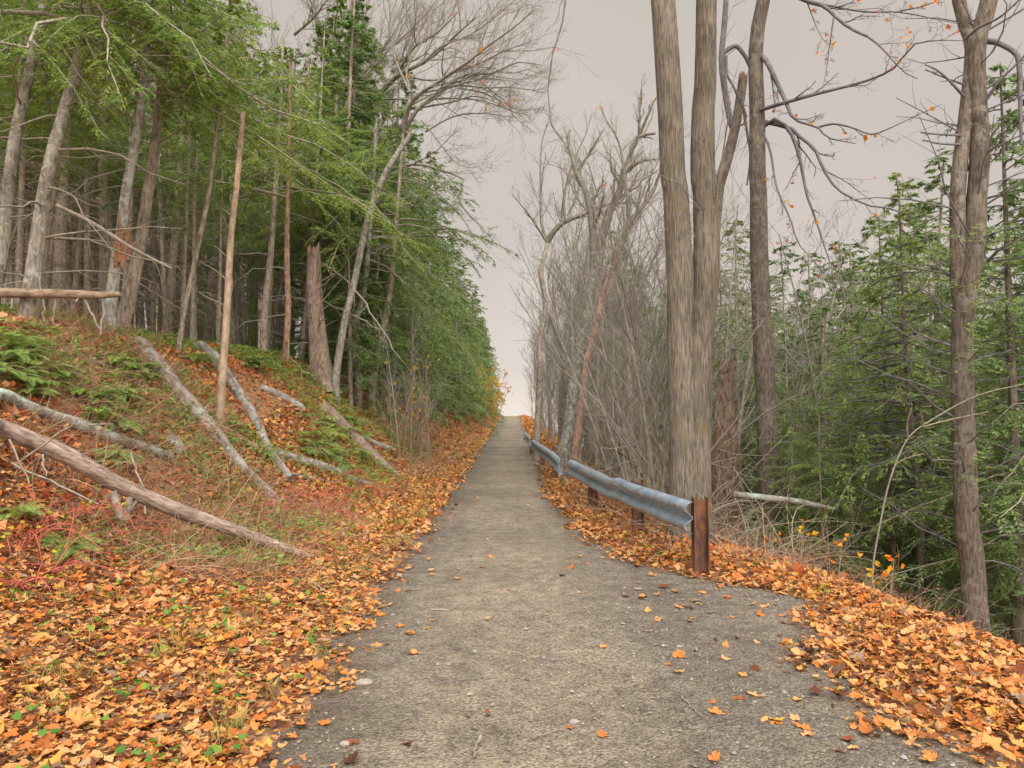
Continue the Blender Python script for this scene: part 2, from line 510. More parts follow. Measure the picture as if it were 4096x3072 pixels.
# ---- leaf litter
LOBE_A = np.array([-90, -62, -40, -18, 2, 20, 36, 52, 68, 79, 90, 101, 112, 128, 144, 160, 178, 198, 220, 242]) * math.pi / 180
LOBE_R = np.array([.22, .42, .50, .62, .85, .56, .62, .50, .62, .80, 1.0, .80, .62, .50, .62, .56, .85, .62, .50, .42])


def leaf_sheet(mb, p, size, tilt=.5, curl=.35, detail=True):
    n = len(p)
    if detail:
        a, r = LOBE_A, LOBE_R
    else:
        a = np.array([-90, -10, 40, 90, 140, 190]) * math.pi / 180; r = np.array([.4, .75, .6, 1.0, .6, .75])
    k = len(a)
    rz = rng.uniform(0, 6.283, n)[:, None]
    lobed = np.where(rng.uniform(0, 1, n) < .35, rng.uniform(.05, .4, n), rng.uniform(.6, 1.15, n))[:, None]       # lobed maple leaves and plainer oval ones
    rr = np.maximum(.9 - (.9 - r) * lobed, .15) * rng.uniform(.82, 1.18, (n, k)) * size[:, None] * np.where(lobed < .5, .75, 1)
    lx = rr * np.cos(a) * np.where(lobed[:, 0] < .5, rng.uniform(.4, .75, n), rng.uniform(.75, 1.1, n))[:, None]; ly = rr * np.sin(a) * .9
    cu = np.where(rng.uniform(0, 1, n) < .22, rng.uniform(1, 2.6, n), rng.uniform(-.2, .9, n))[:, None] * curl
    cu2 = rng.normal(0, .5, n)[:, None] * curl
    lz = cu * (lx ** 2 + ly ** 2) / size[:, None] + cu2 * lx * ly / size[:, None] + rng.normal(0, .05, (n, k)) * size[:, None]
    lx = np.concatenate([lx, np.zeros((n, 1))], 1); ly = np.concatenate([ly, np.zeros((n, 1))], 1); lz = np.concatenate([lz, np.zeros((n, 1))], 1)
    tx = rng.normal(0, tilt, n)[:, None]; ty = rng.normal(0, tilt, n)[:, None]
    y1 = ly * np.cos(tx) - lz * np.sin(tx); z1 = ly * np.sin(tx) + lz * np.cos(tx)
    x1 = lx * np.cos(ty) + z1 * np.sin(ty); z1 = -lx * np.sin(ty) + z1 * np.cos(ty)
    X = x1 * np.cos(rz) - y1 * np.sin(rz); Y = x1 * np.sin(rz) + y1 * np.cos(rz)
    low = z1.min(1, keepdims=True)
    V = np.stack([X + p[:, :1], Y + p[:, 1:2], z1 - low * .7 + p[:, 2:3]], -1)
    idx = np.arange(n * (k + 1)).reshape(n, k + 1)
    ii = np.arange(k); jj = (ii + 1) % k
    F = np.stack([idx[:, ii], idx[:, jj], np.broadcast_to(idx[:, k:], (n, k))], -1).reshape(-1, 3)
    mb.add(V.reshape(-1, 3), F)


def scatter(n, x0, x1, y0, y1, fn):
    x = rng.uniform(0, 1, n); y = rng.uniform(y0, y1, n)
    X = x0(y) + (x1(y) - x0(y)) * x
    keep = rng.uniform(0, 1, n) < fn(X, y)
    X, y = X[keep], y[keep]
    return np.stack([X, y, H(X, y)], 1)


def on_left(x, y, soft=.30):
    return sstep(-soft, soft * 1.0, xl(y) - x + .10 * np.sin(y * 4.3) + .07 * np.sin(y * 11 + 1))


def on_right(x, y, soft=.5):
    return sstep(-soft, soft * .9, x - xr(y) + .12 * np.sin(y * 5.3) + .07 * np.sin(y * 13))


def build_litter():
    mb = MB()
    # thick near litter, left verge and right verge
    p = scatter(46000, lambda y: -.88 * y - .9, lambda y: xl(y) + .3, 2.2, 10, lambda x, y: on_left(x, y) * (1 - .85 * sstep(.9, 2.2, (xl(y) - x)) * sstep(6.3, 7.6, y - .25 * np.sin(x * 2.7))))
    p[:, 2] += rng.uniform(0, .05, len(p)); leaf_sheet(mb, p, rng.lognormal(math.log(.032), .36, len(p)).clip(.014, .075), tilt=.27)
    p = scatter(38000, lambda y: xr(y) - .4, lambda y: 0 * y + 4.6, 2.2, 11, lambda x, y: on_right(x, y) * (1 - .85 * sstep(1.2, 3.5, x - np.interp(y, E_Y, E_X))))
    p[:, 2] += rng.uniform(0, .045, len(p)); leaf_sheet(mb, p, rng.lognormal(math.log(.034), .36, len(p)).clip(.014, .078), tilt=.33)
    # further verges
    p = scatter(26000, lambda y: xl(y) - 2.8, lambda y: xl(y) + .25, 10, 24, lambda x, y: on_left(x, y))
    p[:, 2] += rng.uniform(0, .05, len(p)); leaf_sheet(mb, p, rng.uniform(.03, .068, len(p)), detail=False, tilt=.45)
    p = scatter(17000, lambda y: xr(y) - .3, lambda y: xr(y) + 1.3, 10, 24, lambda x, y: on_right(x, y, .25))
    p[:, 2] += rng.uniform(0, .05, len(p)); leaf_sheet(mb, p, rng.uniform(.03, .068, len(p)), detail=False, tilt=.45)
    for sgn in (0, 1):
        p = scatter(17000, (lambda y: xl(y) - 2.6) if not sgn else (lambda y: xr(y) - .2), (lambda y: xl(y) + .25) if not sgn else (lambda y: xr(y) + 1.6), 24, 118,
                    (lambda x, y: on_left(x, y)) if not sgn else (lambda x, y: on_right(x, y)))
        p[:, 2] += rng.uniform(0, .05, len(p)); leaf_sheet(mb, p, rng.uniform(.06, .12, len(p)), detail=False, tilt=.5)
    # stray leaves on the gravel
    p = scatter(420, lambda y: 0 * y - 1.0, lambda y: xr(y), 3.2, 9, lambda x, y: .10 + .9 * sstep(.2, 1.7, x) ** 1.5)
    p[:, 2] += .012; leaf_sheet(mb, p, rng.uniform(.03, .07, len(p)), tilt=.2)
    p = scatter(900, lambda y: xl(y) - .1, lambda y: xl(y) + .75, 3.0, 14, lambda x, y: np.exp(-np.maximum(x - xl(y), 0) / .2))
    p[:, 2] += .012; leaf_sheet(mb, p, rng.uniform(.03, .06, len(p)), tilt=.2)
    p = scatter(140, xl, xr, 9, 40, lambda x, y: .6 + 0 * x)
    p[:, 2] += .014; leaf_sheet(mb, p, rng.uniform(.03, .05, len(p)), tilt=.2, detail=False)
    tag(obj('fallen_leaves', mb.mesh('fallen_leaves', M['litter'], False)), 'orange and tan maple leaves lying thick along both verges of the trail', 'fallen leaves', kind='stuff')
    mb = MB()
    p = scatter(34000, lambda y: xl(y) - 7.5, lambda y: xl(y) - 1.5, 5.5, 26, lambda x, y: .25 + .75 * sstep(-.2, .5, np.sin(x * 2.1 + y) * np.sin(y * 1.7 - x) + .25))
    p[:, 2] += rng.uniform(0, .05, len(p)); leaf_sheet(mb, p, rng.uniform(.035, .075, len(p)), detail=False, tilt=.6)
    p = scatter(6000, lambda y: xl(y) - 26, lambda y: xl(y) - 6, 7, 40, lambda x, y: .7 + 0 * x)
    p[:, 2] += rng.uniform(0, .05, len(p)); leaf_sheet(mb, p, rng.uniform(.06, .12, len(p)), detail=False, tilt=.6)
    p = scatter(9000, lambda y: xr(y) + .8, lambda y: xr(y) + 8, 7, 30, lambda x, y: .6 + 0 * x)
    p[:, 2] += rng.uniform(0, .05, len(p)); leaf_sheet(mb, p, rng.uniform(.04, .09, len(p)), detail=False, tilt=.6)
    tag(obj('fallen_leaves', mb.mesh('rusty_leaves', M['litter_red'], False)), 'rusty red-brown leaves carpeting the steep bank and the slope below', 'fallen leaves', kind='stuff')


build_litter()


def build_small_stuff():
    # loose gravel on the trail
    mb = MB()
    p = np.concatenate([scatter(5200, lambda y: xl(y) - .05, lambda y: xr(y) + .05, 3.1, 7, lambda x, y: .45 + .55 * sstep(.5, 1.2, np.abs(x))),
                        scatter(2600, xl, xr, 7, 14, lambda x, y: .5 + .5 * sstep(.5, 1.2, np.abs(x)))])
    s = rng.lognormal(math.log(.006), .45, len(p)).clip(.003, .02)
    base = np.array([[1, 0, 0], [.5, .87, 0], [-.5, .87, 0], [-1, 0, 0], [-.5, -.87, 0], [.5, -.87, 0], [.45, .1, .62], [-.3, .4, .66], [-.25, -.4, .6]])
    f = np.array([[0, 1, 6], [1, 2, 7], [1, 7, 6], [2, 3, 7], [3, 4, 8], [3, 8, 7], [4, 5, 8], [5, 0, 6], [5, 6, 8], [6, 7, 8]])
    Vv = base[None] * rng.uniform(.7, 1.2, (len(p), 9, 3)) * s[:, None, None]
    rz = rng.uniform(0, 6.28, len(p))[:, None]
    X = Vv[..., 0] * np.cos(rz) * 1.2 - Vv[..., 1] * np.sin(rz) * .8; Y = Vv[..., 0] * np.sin(rz) * 1.2 + Vv[..., 1] * np.cos(rz) * .8
    Vv = np.stack([X, Y, Vv[..., 2]], -1) + p[:, None] + [0, 0, .006]
    mb.add(Vv.reshape(-1, 3), (f[None] + (np.arange(len(p)) * 9)[:, None, None]).reshape(-1, 3))
    tag(obj('gravel', mb.mesh('gravel', M['pebble'])), 'loose grey and tan pebbles scattered over the gravel path', 'gravel', kind='stuff')
    # broken twigs and needles on the gravel
    mb = MB()
    p = scatter(520, lambda y: xl(y) - .1, lambda y: xr(y) + .1, 3.2, 14, lambda x, y: .35 + .65 * sstep(.4, 1.3, np.abs(x)))
    a = rng.uniform(0, 6.28, len(p)); l = rng.lognormal(math.log(.045), .5, len(p))[:, None]
    e = np.stack([np.cos(a), np.sin(a), 0 * a], 1) * l; sd = np.stack([-np.sin(a), np.cos(a), 0 * a], 1) * l * rng.normal(0, .15, (len(p), 1))
    P = np.stack([p - e, p + sd, p + e], 1); P[:, :, 2] += .014
    tubes(mb, P, rng.uniform(.0012, .003, len(p))[:, None] * np.array([1, .9, .6])[None], 4)
    tag(obj('debris', mb.mesh('debris', M['twig_dark'])), 'fine broken twigs strewn over the gravel path', 'twig debris', kind='stuff')
    # green weeds poking through the leaves
    mb = MB()
    p = scatter(520, lambda y: -.75 * y - .3, lambda y: xl(y) - .05, 3, 13, lambda x, y: .8 + 0 * x)
    p2 = scatter(60, lambda y: xr(y) + .1, lambda y: xr(y) + 1.5, 6, 20, lambda x, y: .8 + 0 * x)
    p = np.concatenate([p, p2])
    q = np.repeat(p, 4, axis=0) + rng.normal(0, .035, (len(p) * 4, 3)) * [1, 1, .2]
    q[:, 2] += rng.uniform(.03, .09, len(q))
    leaf_sheet(mb, q, rng.uniform(.018, .042, len(q)), tilt=.35, curl=.3, detail=False)
    tag(obj('weeds', mb.mesh('weeds', M['green_leaf'], False)), 'small bright green weed leaves poking through the leaf litter', 'weeds', kind='stuff')
    # low ferny ground cover in patches on the bank
    mb = MB()
    p = scatter(4600, lambda y: xl(y) - 6.5, lambda y: xl(y) - 1.0, 6.4, 25, lambda x, y: sstep(.0, .5, np.sin(x * 1.5 + 2) * np.sin(y * 1.1 - x * .6) + .30))
    k = 16
    q = np.repeat(p, k, 0) + rng.normal(0, .10, (len(p) * k, 3)) * [1, 1, 0]
    q[:, 2] = H(q[:, 0], q[:, 1]) + rng.uniform(.02, .16, len(q))
    d = norm(rng.normal(0, 1, q.shape) * [1, 1, .3] + UP * .2)
    diamonds(mb, q, d, norm(UP + rng.normal(0, .5, q.shape)), rng.uniform(.05, .12, len(q)), rng.uniform(.014, .032, len(q)))
    tag(obj('ground_cover', mb.mesh('ground_cover', M['fern'], False)), 'patchy low green ferny growth over the bank', 'ground cover', kind='stuff')
    # grass tufts
    mb = MB()
    c = np.concatenate([scatter(70, lambda y: xl(y) - 2.2, lambda y: xl(y) - .02, 3.5, 9, lambda x, y: .8 + 0 * x),
                        scatter(420, lambda y: xl(y) - 1.3, lambda y: xl(y) + .05, 9, 45, lambda x, y: .9 + 0 * x), scatter(420, lambda y: xl(y) - 6, lambda y: xl(y) - 1.2, 7, 24, lambda x, y: .9 + 0 * x),
                        scatter(60, lambda y: xr(y) + .05, lambda y: xr(y) + .5, 8, 40, lambda x, y: .8 + 0 * x)])
    k = 22
    q = np.repeat(c, k, 0) + rng.normal(0, .05, (len(c) * k, 3)) * [1, 1, 0]
    d = norm(rng.normal(0, .55, q.shape) * [1, 1, 0] + UP)
    diamonds(mb, q, d, norm(rng.normal(0, 1, q.shape)), rng.uniform(.06, .2, len(q)), rng.uniform(.004, .009, len(q)))
    tag(obj('grass', mb.mesh('grass', M['grass'], False)), 'thin dry grass tufts along the trail margins', 'grass', kind='stuff')
    # dry stems / brush on the verge and bank, brush behind the guardrail
    def brush(pts, hmin, hmax, rad, per, mat, label, name='undergrowth', lean=.8):
        mb = MB()
        n = len(pts) * per
        q = np.repeat(pts, per, 0) + rng.normal(0, .16, (n, 3)) * [1, 1, 0]
        q[:, 2] = H(q[:, 0], q[:, 1]) - .02
        d = norm(rng.normal(0, lean, (n, 3)) * [1, 1, .2] + UP * .9)
        l = rng.uniform(hmin, hmax, n)
        t = np.linspace(0, 1, 6)[None, :, None]
        sag = rng.uniform(.1, .55, n)[:, None, None]
        P = q[:, None] + l[:, None, None] * (d[:, None] * t + rng.normal(0, .2, (n, 1, 3)) * t * t - UP * sag * t * t)
        P[:, :, 2] = np.maximum(P[:, :, 2], H(P[:, :, 0], P[:, :, 1]) + .01)
        R = rad * rng.uniform(.5, 1.2, n)[:, None] * np.linspace(1, .45, 6)[None]
        tubes(mb, P, R, 3)
        Q, RQ = spawn(P, R, 3, ln=(.25, .5), lift=.1, n=4, rfac=.7, rmin=rad * .4)
        tubes(mb, Q, RQ, 3)
        return tag(obj(name, mb.mesh(name, mat)), label, 'undergrowth', kind='stuff')
    pts = np.concatenate([scatter(640, lambda y: -.62 * y, lambda y: xl(y) - .5, 6.2, 11, lambda x, y: sstep(.4, 1.6, xl(y) - x) * sstep(6, 7.4, y)),
                          scatter(200, lambda y: xl(y) - 3.4, lambda y: xl(y) - .5, 13, 26, lambda x, y: .9 + 0 * x)])
    brush(pts, .2, .75, .0045, 7, M['brush'], 'tangle of thin red-brown stems over the foot of the bank', lean=1.1)
    pts = scatter(420, lambda y: xl(y) - 6.5, lambda y: xl(y) - .8, 6.4, 25, lambda x, y: sstep(-.1, .6, np.sin(x * 1.9 + 1) * np.sin(y * 1.4 + x) + .35))
    brush(pts, .12, .45, .0035, 6, M['brush_tan'], 'dry tan and olive grasses and stems over the middle of the bank', lean=1.0)
    pts = scatter(420, lambda y: xl(y) - 2.2, lambda y: xl(y) - .35, 17, 70, lambda x, y: .9 + 0 * x)
    brush(pts, .2, .7, .007, 6, M['brush'], 'low tan and rust scrub along the far left verge', lean=.9)
    pts = scatter(330, lambda y: xr(y) + .75 + .0 * y, lambda y: xr(y) + 6, 8.5, 30, lambda x, y: .9 + 0 * x)
    brush(pts, .4, 1.9, .006, 8, M['brush_grey'], 'grey brown brush tangle on the slope behind the guardrail', lean=1.0)
    pts = scatter(150, lambda y: xr(y) + .35, lambda y: xr(y) + 1.0, 7.9, 22, lambda x, y: .9 + 0 * x)
    brush(pts, .15, .5, .004, 6, M['brush'], 'rusty stalks growing among leaves beneath the guardrail', lean=.7)
    pts = scatter(85, lambda y: xr(y) + .7, lambda y: xr(y) + 3.2, 7.6, 12.5, lambda x, y: .9 * (np.abs(x - 2.1) > .35))
    brush(pts, .2, .9, .004, 6, M['brush'], 'brown brush and dead twigs around the foot of the big trees', lean=1.3)
    pts = scatter(70, lambda y: 0 * y + 2.2, lambda y: 0 * y + 4.2, 5.5, 8.5, lambda x, y: sstep(-.6, .2, x - np.interp(y, E_Y, E_X)))
    brush(pts, .1, .4, .003, 5, M['brush'], 'dry rusty stalks along the top edge of the leafy drop-off', lean=.7)


build_small_stuff()


# ------------------------------------------------------------------ trees
def frond_branches(P, R, spacing=.13, width=.5, leaf=.075, mb=None, start=.12, lw=.27, nl=8):
    """flat drooping hemlock sprays along the branch centre lines P"""
    L = np.linalg.norm(np.diff(P, axis=1), axis=2).sum(1)
    cnt = np.maximum((L / spacing).astype(int), 3)
    b = np.repeat(np.arange(len(P)), cnt)
    off = np.concatenate([np.arange(c) / c for c in cnt])
    t = start + (1 - start) * np.clip(off + rng.uniform(0, .05, len(b)), 0, 1)
    p, tg, r = sample_on(P, R, b, t)
    side = norm(np.cross(tg, UP + rng.normal(0, .18, tg.shape))) * np.where(rng.uniform(0, 1, len(b)) < .5, 1, -1)[:, None]
    d = norm(tg * .75 + side * rng.uniform(.5, 1, len(b))[:, None] - UP * rng.uniform(0, .35, len(b))[:, None])
    sl = width * np.minimum(L[b], 2.2) / 2.2 * (np.sin(np.pi * np.clip(t * .85 + .12, 0, 1)) * .8 + .25) * rng.uniform(.6, 1.2, len(b))
    k = np.tile(np.arange(nl), len(b)); B = np.repeat(np.arange(len(b)), nl)
    u = (k + rng.uniform(0, 1, len(k))) / nl
    q = p[B] + d[B] * (sl[B] * u)[:, None] - UP * (.18 * sl[B] * u * u)[:, None]
    s2 = norm(np.cross(d[B], UP)) * np.where(k % 2 == 0, 1, -1)[:, None]
    dd = norm(d[B] * .8 + s2 * .75 + rng.normal(0, .22, q.shape) - UP * .12)
    nr = norm(UP + rng.normal(0, .35, q.shape))
    ll = leaf * rng.uniform(.7, 1.3, len(q)) * (1.1 - .4 * u)
    diamonds(mb, q, dd, nr, ll, ll * lw)


def hemlock_parts(trunk, trad, z0, z1, nb, lmax, seed_needles, dead=(None, None, 0), wid=.5, leaf=.075, droop=.35, nl=8, spacing=.13, side_bias=None, keep=None):
    """live boughs between trunk heights z0..z1 (world or local z), dead ones below; returns (limb MB, foliage MB)"""
    limb, fol = MB(), MB()
    zs = trunk[:, 2]

    def mk(n, za, zb, lm, dr, bare):
        z = za + (zb - za) * (np.arange(n) + rng.uniform(0, 1, n)) / n
        c = np.stack([np.interp(z, zs, trunk[:, i]) for i in range(3)], 1)
        a = rng.uniform(0, 6.283, n)
        if side_bias is not None:
            w = rng.uniform(0, 1, n) < side_bias[1]
            a = np.where(w, side_bias[0] + rng.normal(0, .7, n), a)
        d = np.stack([np.cos(a), np.sin(a), rng.uniform(-.15, .3, n)], 1)
        f = (z - za) / max(zb - za, .1)
        l = lm * ((1 - f) ** .75 * .9 + .12) * rng.uniform(.65, 1.1, n) if not bare else lm * rng.uniform(.25, 1, n)
        t = np.linspace(0, 1, 8)[None, :, None]
        w = np.cumsum(rng.normal(0, .05, (n, 8, 3)), 1); w[:, 0] = 0
        P = c[:, None] + l[:, None, None] * (d[:, None] * t - UP * dr * rng.uniform(.6, 1.4, n)[:, None, None] * t * t + w * t)
        r0 = (.006 + .008 * l) * rng.uniform(.8, 1.2, n)
        return P, r0[:, None] * np.linspace(1, .22, 8)[None]

    P, R = mk(nb, z0, z1, lmax, droop, False)
    tubes(limb, P, R, 4)
    S, SR = spawn(P, R, 3, trange=(.25, .9), ln=(.3, .5), ang=(.6, 1.0), lift=-.05, flatten=.25, n=6, rfac=.5)
    tubes(limb, S, SR, 3)
    frond_branches(P, R, spacing, wid, leaf, fol, nl=nl)
    frond_branches(S, SR, spacing * 1.1, wid * .8, leaf, fol, start=.15, nl=nl)
    if dead[2]:
        D, DR = mk(dead[2], dead[0], dead[1], lmax * .75, droop * .8, True)
        tubes(limb, D, DR * .8, 4)
        S, SR = spawn(D, DR * .8, 4, ln=(.2, .5), lift=-.06, n=5, rfac=.5)
        tubes(limb, S, SR, 3)
    return limb, fol


def trunk_mb(P, r0, r1, k=10, flare=1.35, ridge=.03):
    n = len(P)
    s = np.linspace(0, 1, n)
    z = P[:, 2] - P[0, 2]
    R = (r0 + (r1 - r0) * s) * (1 + (flare - 1) * np.exp(-np.maximum(z, 0) / (r0 * 2.2)))
    mb = MB(); tubes(mb, P, R, k, ridge, cap=True)
    return mb


def hemlock_proto(name, label, h, live, nb, lmax, needles, rad=.14, dead=0, wob_=.25, wid=.6, leaf=.095, nl=15, spacing=.105, droop=.35):
    t = np.linspace(0, 1, 14)
    ph = rng.uniform(0, 6.28, 2)
    P = np.stack([wob_ * t * np.sin(t * 3 + ph[0]) , wob_ * t * np.sin(t * 2.6 + ph[1]), t * h - .15], 1)
    P[:, :2] -= P[0, :2]
    root = thing(name, label, 'tree')
    obj('trunk', trunk_mb(P, rad, .02).mesh('trunk', M['hem_bark']), root)
    lb, fo = hemlock_parts(P, None, live, h - .05, nb, lmax, None, (.8, live + 1.2, dead), wid, leaf, droop, nl, spacing)
    obj('limbs', lb.mesh('limbs', M['deadlimb']), root)
    obj('crown', fo.mesh('crown', needles, False), root)
    return Proto(root)


# --- explicit left-bank trunks read off the photograph: pixel centre lines (top first), width in px, bark, live crown start, extras
def px_trunk(pts, d, top_z, extend_base=True):
    """pts from base to top in frame pixels, at depth d; bottom sunk in ground, extended upward to top_z"""
    W = [at(a, b, d) for a, b in pts]
    base = W[0].copy(); base[2] = float(H(base[0], d)) - .12
    if W[0][2] - base[2] > .25: W = [base] + W
    else: W[0] = base
    if top_z is not None and W[-1][2] < top_z:
        dv = norm(W[-1] - W[-2]); dv = norm(dv * .6 + UP * .4)
        W.append(W[-1] + dv * (top_z - W[-1][2]) / dv[2])
    return resample(W, 26)


def bank_tree(label, pts, wpx, d=None, bark_='hem_bark', top_z=15.5, live=3.8, nb=33, lmax=3.0, dead=34, needles='needles', group='named trees of the left bank stand', side=None, name='hemlock_tree', ridge=.03, k=14):
    base = pts[0]
    if d is None: d = float(hit(*base)[1])
    xt = at(*pts[-1], d)[0] + .4
    top_z = min(top_z, max(9.0, EYE + (414 - max((512 + FOC * xt / d - 262) * .98, -400)) * d / FOC))
    P = px_trunk(pts, d, top_z)
    o = P[0].copy(); L = P - o
    root = thing(name, label, 'tree', o, group)
    r = wpx * d / FOC / 2
    obj('trunk', trunk_mb(L, r, max(.03, r * .3), k, ridge=ridge).mesh('trunk', M[bark_]), root)
    if nb:
        lb, fo = hemlock_parts(L, None, live, L[-1, 2] - .1, nb, lmax, None, (.5, live + 2.2, dead), .6, .08, .42, 15, .085, side)
        obj('limbs', lb.mesh('limbs', M['deadlimb']), root)
        obj('crown', fo.mesh('crown', M[needles], False), root)
    return root, L, o, d


bank_tree('grey leaning trunk at the very edge of the stand, furthest left on the bank', [(-14, 330), (2, 250), (13, 150), (30, 70), (44, 0)], 15, 10.5, 'grey_bark', dead=14, side=(-.3, .4))
bank_tree('thick rough hemlock trunk leaning over, second from the left edge', [(26, 318), (46, 185), (62, 120), (76, 70), (88, 0)], 17, 10.2, 'grey_bark', dead=22, lmax=3.4, side=(-.25, .55))
bank_tree('leaning grey trunk with an orange splintered wound low on its side', [(109, 322), (116, 261), (121, 238), (126, 192), (136, 139), (143, 90)], 13, 11.5, 'pale_bark', dead=8)
bank_tree('brown leaning trunk just behind the splintered grey trunk', [(121, 325), (130, 296), (139, 250), (148, 192), (158, 120)], 14, 12.2, 'hem_bark', dead=14)
bank_tree('pale grey trunk leaning slightly, standing on the brow above the flaky grey log', [(156, 337), (161, 285), (167, 238), (170, 192), (178, 100)], 11.5, None, 'pale_bark', dead=10)
bank_tree('short-curved pale trunk bending at its base beside the pale grey trunk', [(170, 333), (176, 310), (173, 260), (178, 200), (184, 110)], 9, None, 'pale_bark', dead=8, nb=40)
bank_tree('thin leaning pole-like hemlock between two upright trunks on the brow', [(177, 353), (185, 308), (201, 232), (212, 170)], 5, None, 'hem_bark', nb=20, lmax=1.4, dead=6)
bank_tree('slim reddish upright trunk behind the pale dead pole', [(202, 345), (204, 261), (205, 192), (208, 60)], 7.5, None, 'red_bark', dead=22)
bank_tree('slim brown upright trunk just left of the pale dead pole', [(220, 342), (219, 284), (215, 215), (214, 90)], 7, None, 'hem_bark', dead=14)
bank_tree('upright trunk right of the pale dead pole, nearest to it', [(255, 352), (258, 296), (262, 227), (268, 100)], 7.5, None, 'hem_bark', dead=14)
bank_tree('slightly leaning trunk midway between the dead pole and the snapped stump', [(263, 356), (265, 308), (271, 250), (280, 110)], 8, None, 'hem_bark', dead=12)
bank_tree('slender red-brown trunk a little left of the snapped stump', [(285, 363), (288, 308), (287, 250), (290, 100)], 7, None, 'red_bark', dead=12)
bank_tree('thin trunk touching the left side of the snapped stump', [(303, 366), (306, 319), (306, 250), (308, 110)], 7, 21, 'red_bark', dead=8)
bank_tree('greyish trunk directly behind the snapped stump', [(326, 366), (325, 331), (327, 285), (330, 232), (336, 120)], 9, 22, 'grey_bark', dead=8)
bank_tree('dark trunk between the snapped stump and the pale leaning tree', [(333, 360), (339, 285), (342, 232), (350, 100)], 7, 24, 'hem_bark', dead=8, needles='needles_cool')
bank_tree('crooked lichen-grey trunk right of the pale leaning tree', [(358, 379), (353, 348), (354, 325), (364, 290), (372, 200)], 8, 19, 'grey_bark', dead=10, top_z=11, needles='needles_cool')
bank_tree('leaning brown trunk at the right end of the bank stand', [(372, 384), (384, 325), (391, 285), (395, 236), (402, 150)], 8.5, 20, 'hem_bark', dead=16, top_z=12.5, needles='needles_cool', live=4.5, lmax=3)
bank_tree('upright trunk behind the leaning brown trunk at the end of the stand', [(374, 380), (374, 342), (374, 267), (376, 180)], 8, 26, 'hem_bark', dead=10, top_z=12, needles='needles_cool')


# splintered wound on its own trunk
def wound():
    root = [o for o in COL.objects if o.get('label', '').startswith('leaning grey trunk with an orange')][0]
    o = np.array(root.location)
    c = at(121, 252, 11.5) - o
    mb = MB()
    n = 34
    a = rng.uniform(-2.6, -.3, n)
    p = c + np.stack([.085 * np.cos(a) + .03, .10 * np.sin(a), rng.uniform(-.28, .12, n)], 1)
    l = rng.uniform(.15, .5, n)
    t = np.linspace(0, 1, 4)[None, :, None]
    P = p[:, None] + (UP + rng.normal(0, .09, (n, 3)) * [1, 1, 0])[:, None] * l[:, None, None] * t
    P[:, :, 0] += .10 * (P[:, :, 2] - c[2])
    tubes(mb, P, rng.uniform(.012, .03, n)[:, None] * np.array([1, .9, .6, .1])[None], 4)
    obj('splintered_wound', mb.mesh('splintered_wound', M['raw_wood'], False), root)


wound()


# pale dead pole without bark
def dead_pole():
    pts = [(219, 422), (222, 384), (227, 308), (231, 238), (236, 192), (241, 139), (243, 112)]
    d = float(hit(*pts[0])[1])
    P = px_trunk(pts, d, None); o = P[0].copy()
    root = thing('dead_tree', 'tall pale dead pole with no bark, standing in front of the stand', 'tree', o)
    obj('trunk', trunk_mb(P - o, 8.5 * d / FOC / 2, .035, 12, 1.1, .015).mesh('trunk', M['bare_wood']), root)
    mb = MB()
    L = (P - o)[None]; R = np.full((1, len(P)), .03)
    Q, RQ = spawn(L, R, 14, trange=(.3, 1), ln=(.05, .14), ang=(.8, 1.3), lift=.05, n=4, rfac=.35)
    tubes(mb, Q, RQ, 4)
    obj('limbs', mb.mesh('limbs', M['twig_tan']), root)


dead_pole()


# snapped stump
def snapped(label, pts, widths, d, mat, name='tree_stump', jag=.35, group=None):
    W = np.array([at(a, b, d) for a, b in pts])
    W[0, 2] = float(H(W[0, 0], d)) - .12
    P = resample(W, 22); o = P[0].copy(); P = P - o
    R = np.interp(np.linspace(0, 1, 22), np.linspace(0, 1, len(widths)), np.array(widths) * d / FOC / 2)
    k = 22
    mb = MB(); tubes(mb, P, R, k, .03)
    V = mb.v[0].reshape(22, k, 3)
    V[-1, :, 2] += rng.uniform(-jag * .3, jag, k); V[-2, :, 2] += rng.uniform(-.05, .1, k)
    root = thing(name, label, 'tree stump', o, group)
    obj('trunk', mb.mesh('trunk', M[mat]), root)
    c = MB(); top = V[-1].mean(0) - UP * .12
    i = np.arange(k)
    c.add(np.concatenate([V[-1] * .94 + P[-1] * .06, top[None]]), np.stack([i, (i + 1) % k, np.full(k, k)], 1))
    obj('broken_top', c.mesh('broken_top', M['raw_wood'] if mat != 'rot_wood' else M['rot_wood'], False), root)
    return root, P, o


st, P, o = snapped('thick red-brown trunk snapped off halfway up, on the brow of the bank', [(323, 374), (318, 342), (315, 308), (314, 280), (314, 257)], [29, 21, 17.5, 16, 14], 17.6, 'log_bark')
mb = MB()
for a, b in (([(316, 262), (330, 268), (346, 280), (362, 300), (378, 325), (400, 358)], 2.6), ([(321, 300), (337, 308), (360, 318), (380, 330)], 2.4)):
    Q = resample([at(x, y, 18.3 - .02 * (x - 316)) for x, y in a], 14, .02) - o
    R = np.linspace(b, .8, 14) * 18 / FOC / 2
    tubes(mb, Q, R, 5)
    q, rq = spawn(Q[None], R[None], 8, ln=(.15, .35), lift=0, n=5); tubes(mb, q, rq, 3)
Q, RQ = spawn(P[None], np.full((1, 22), .05), 18, trange=(.3, .95), ln=(.15, .35), ang=(1.1, 1.5), lift=.1, n=4, rfac=.4, taper_len=0)
tubes(mb, Q, RQ, 4)
obj('limbs', mb.mesh('limbs', M['deadlimb']), st)


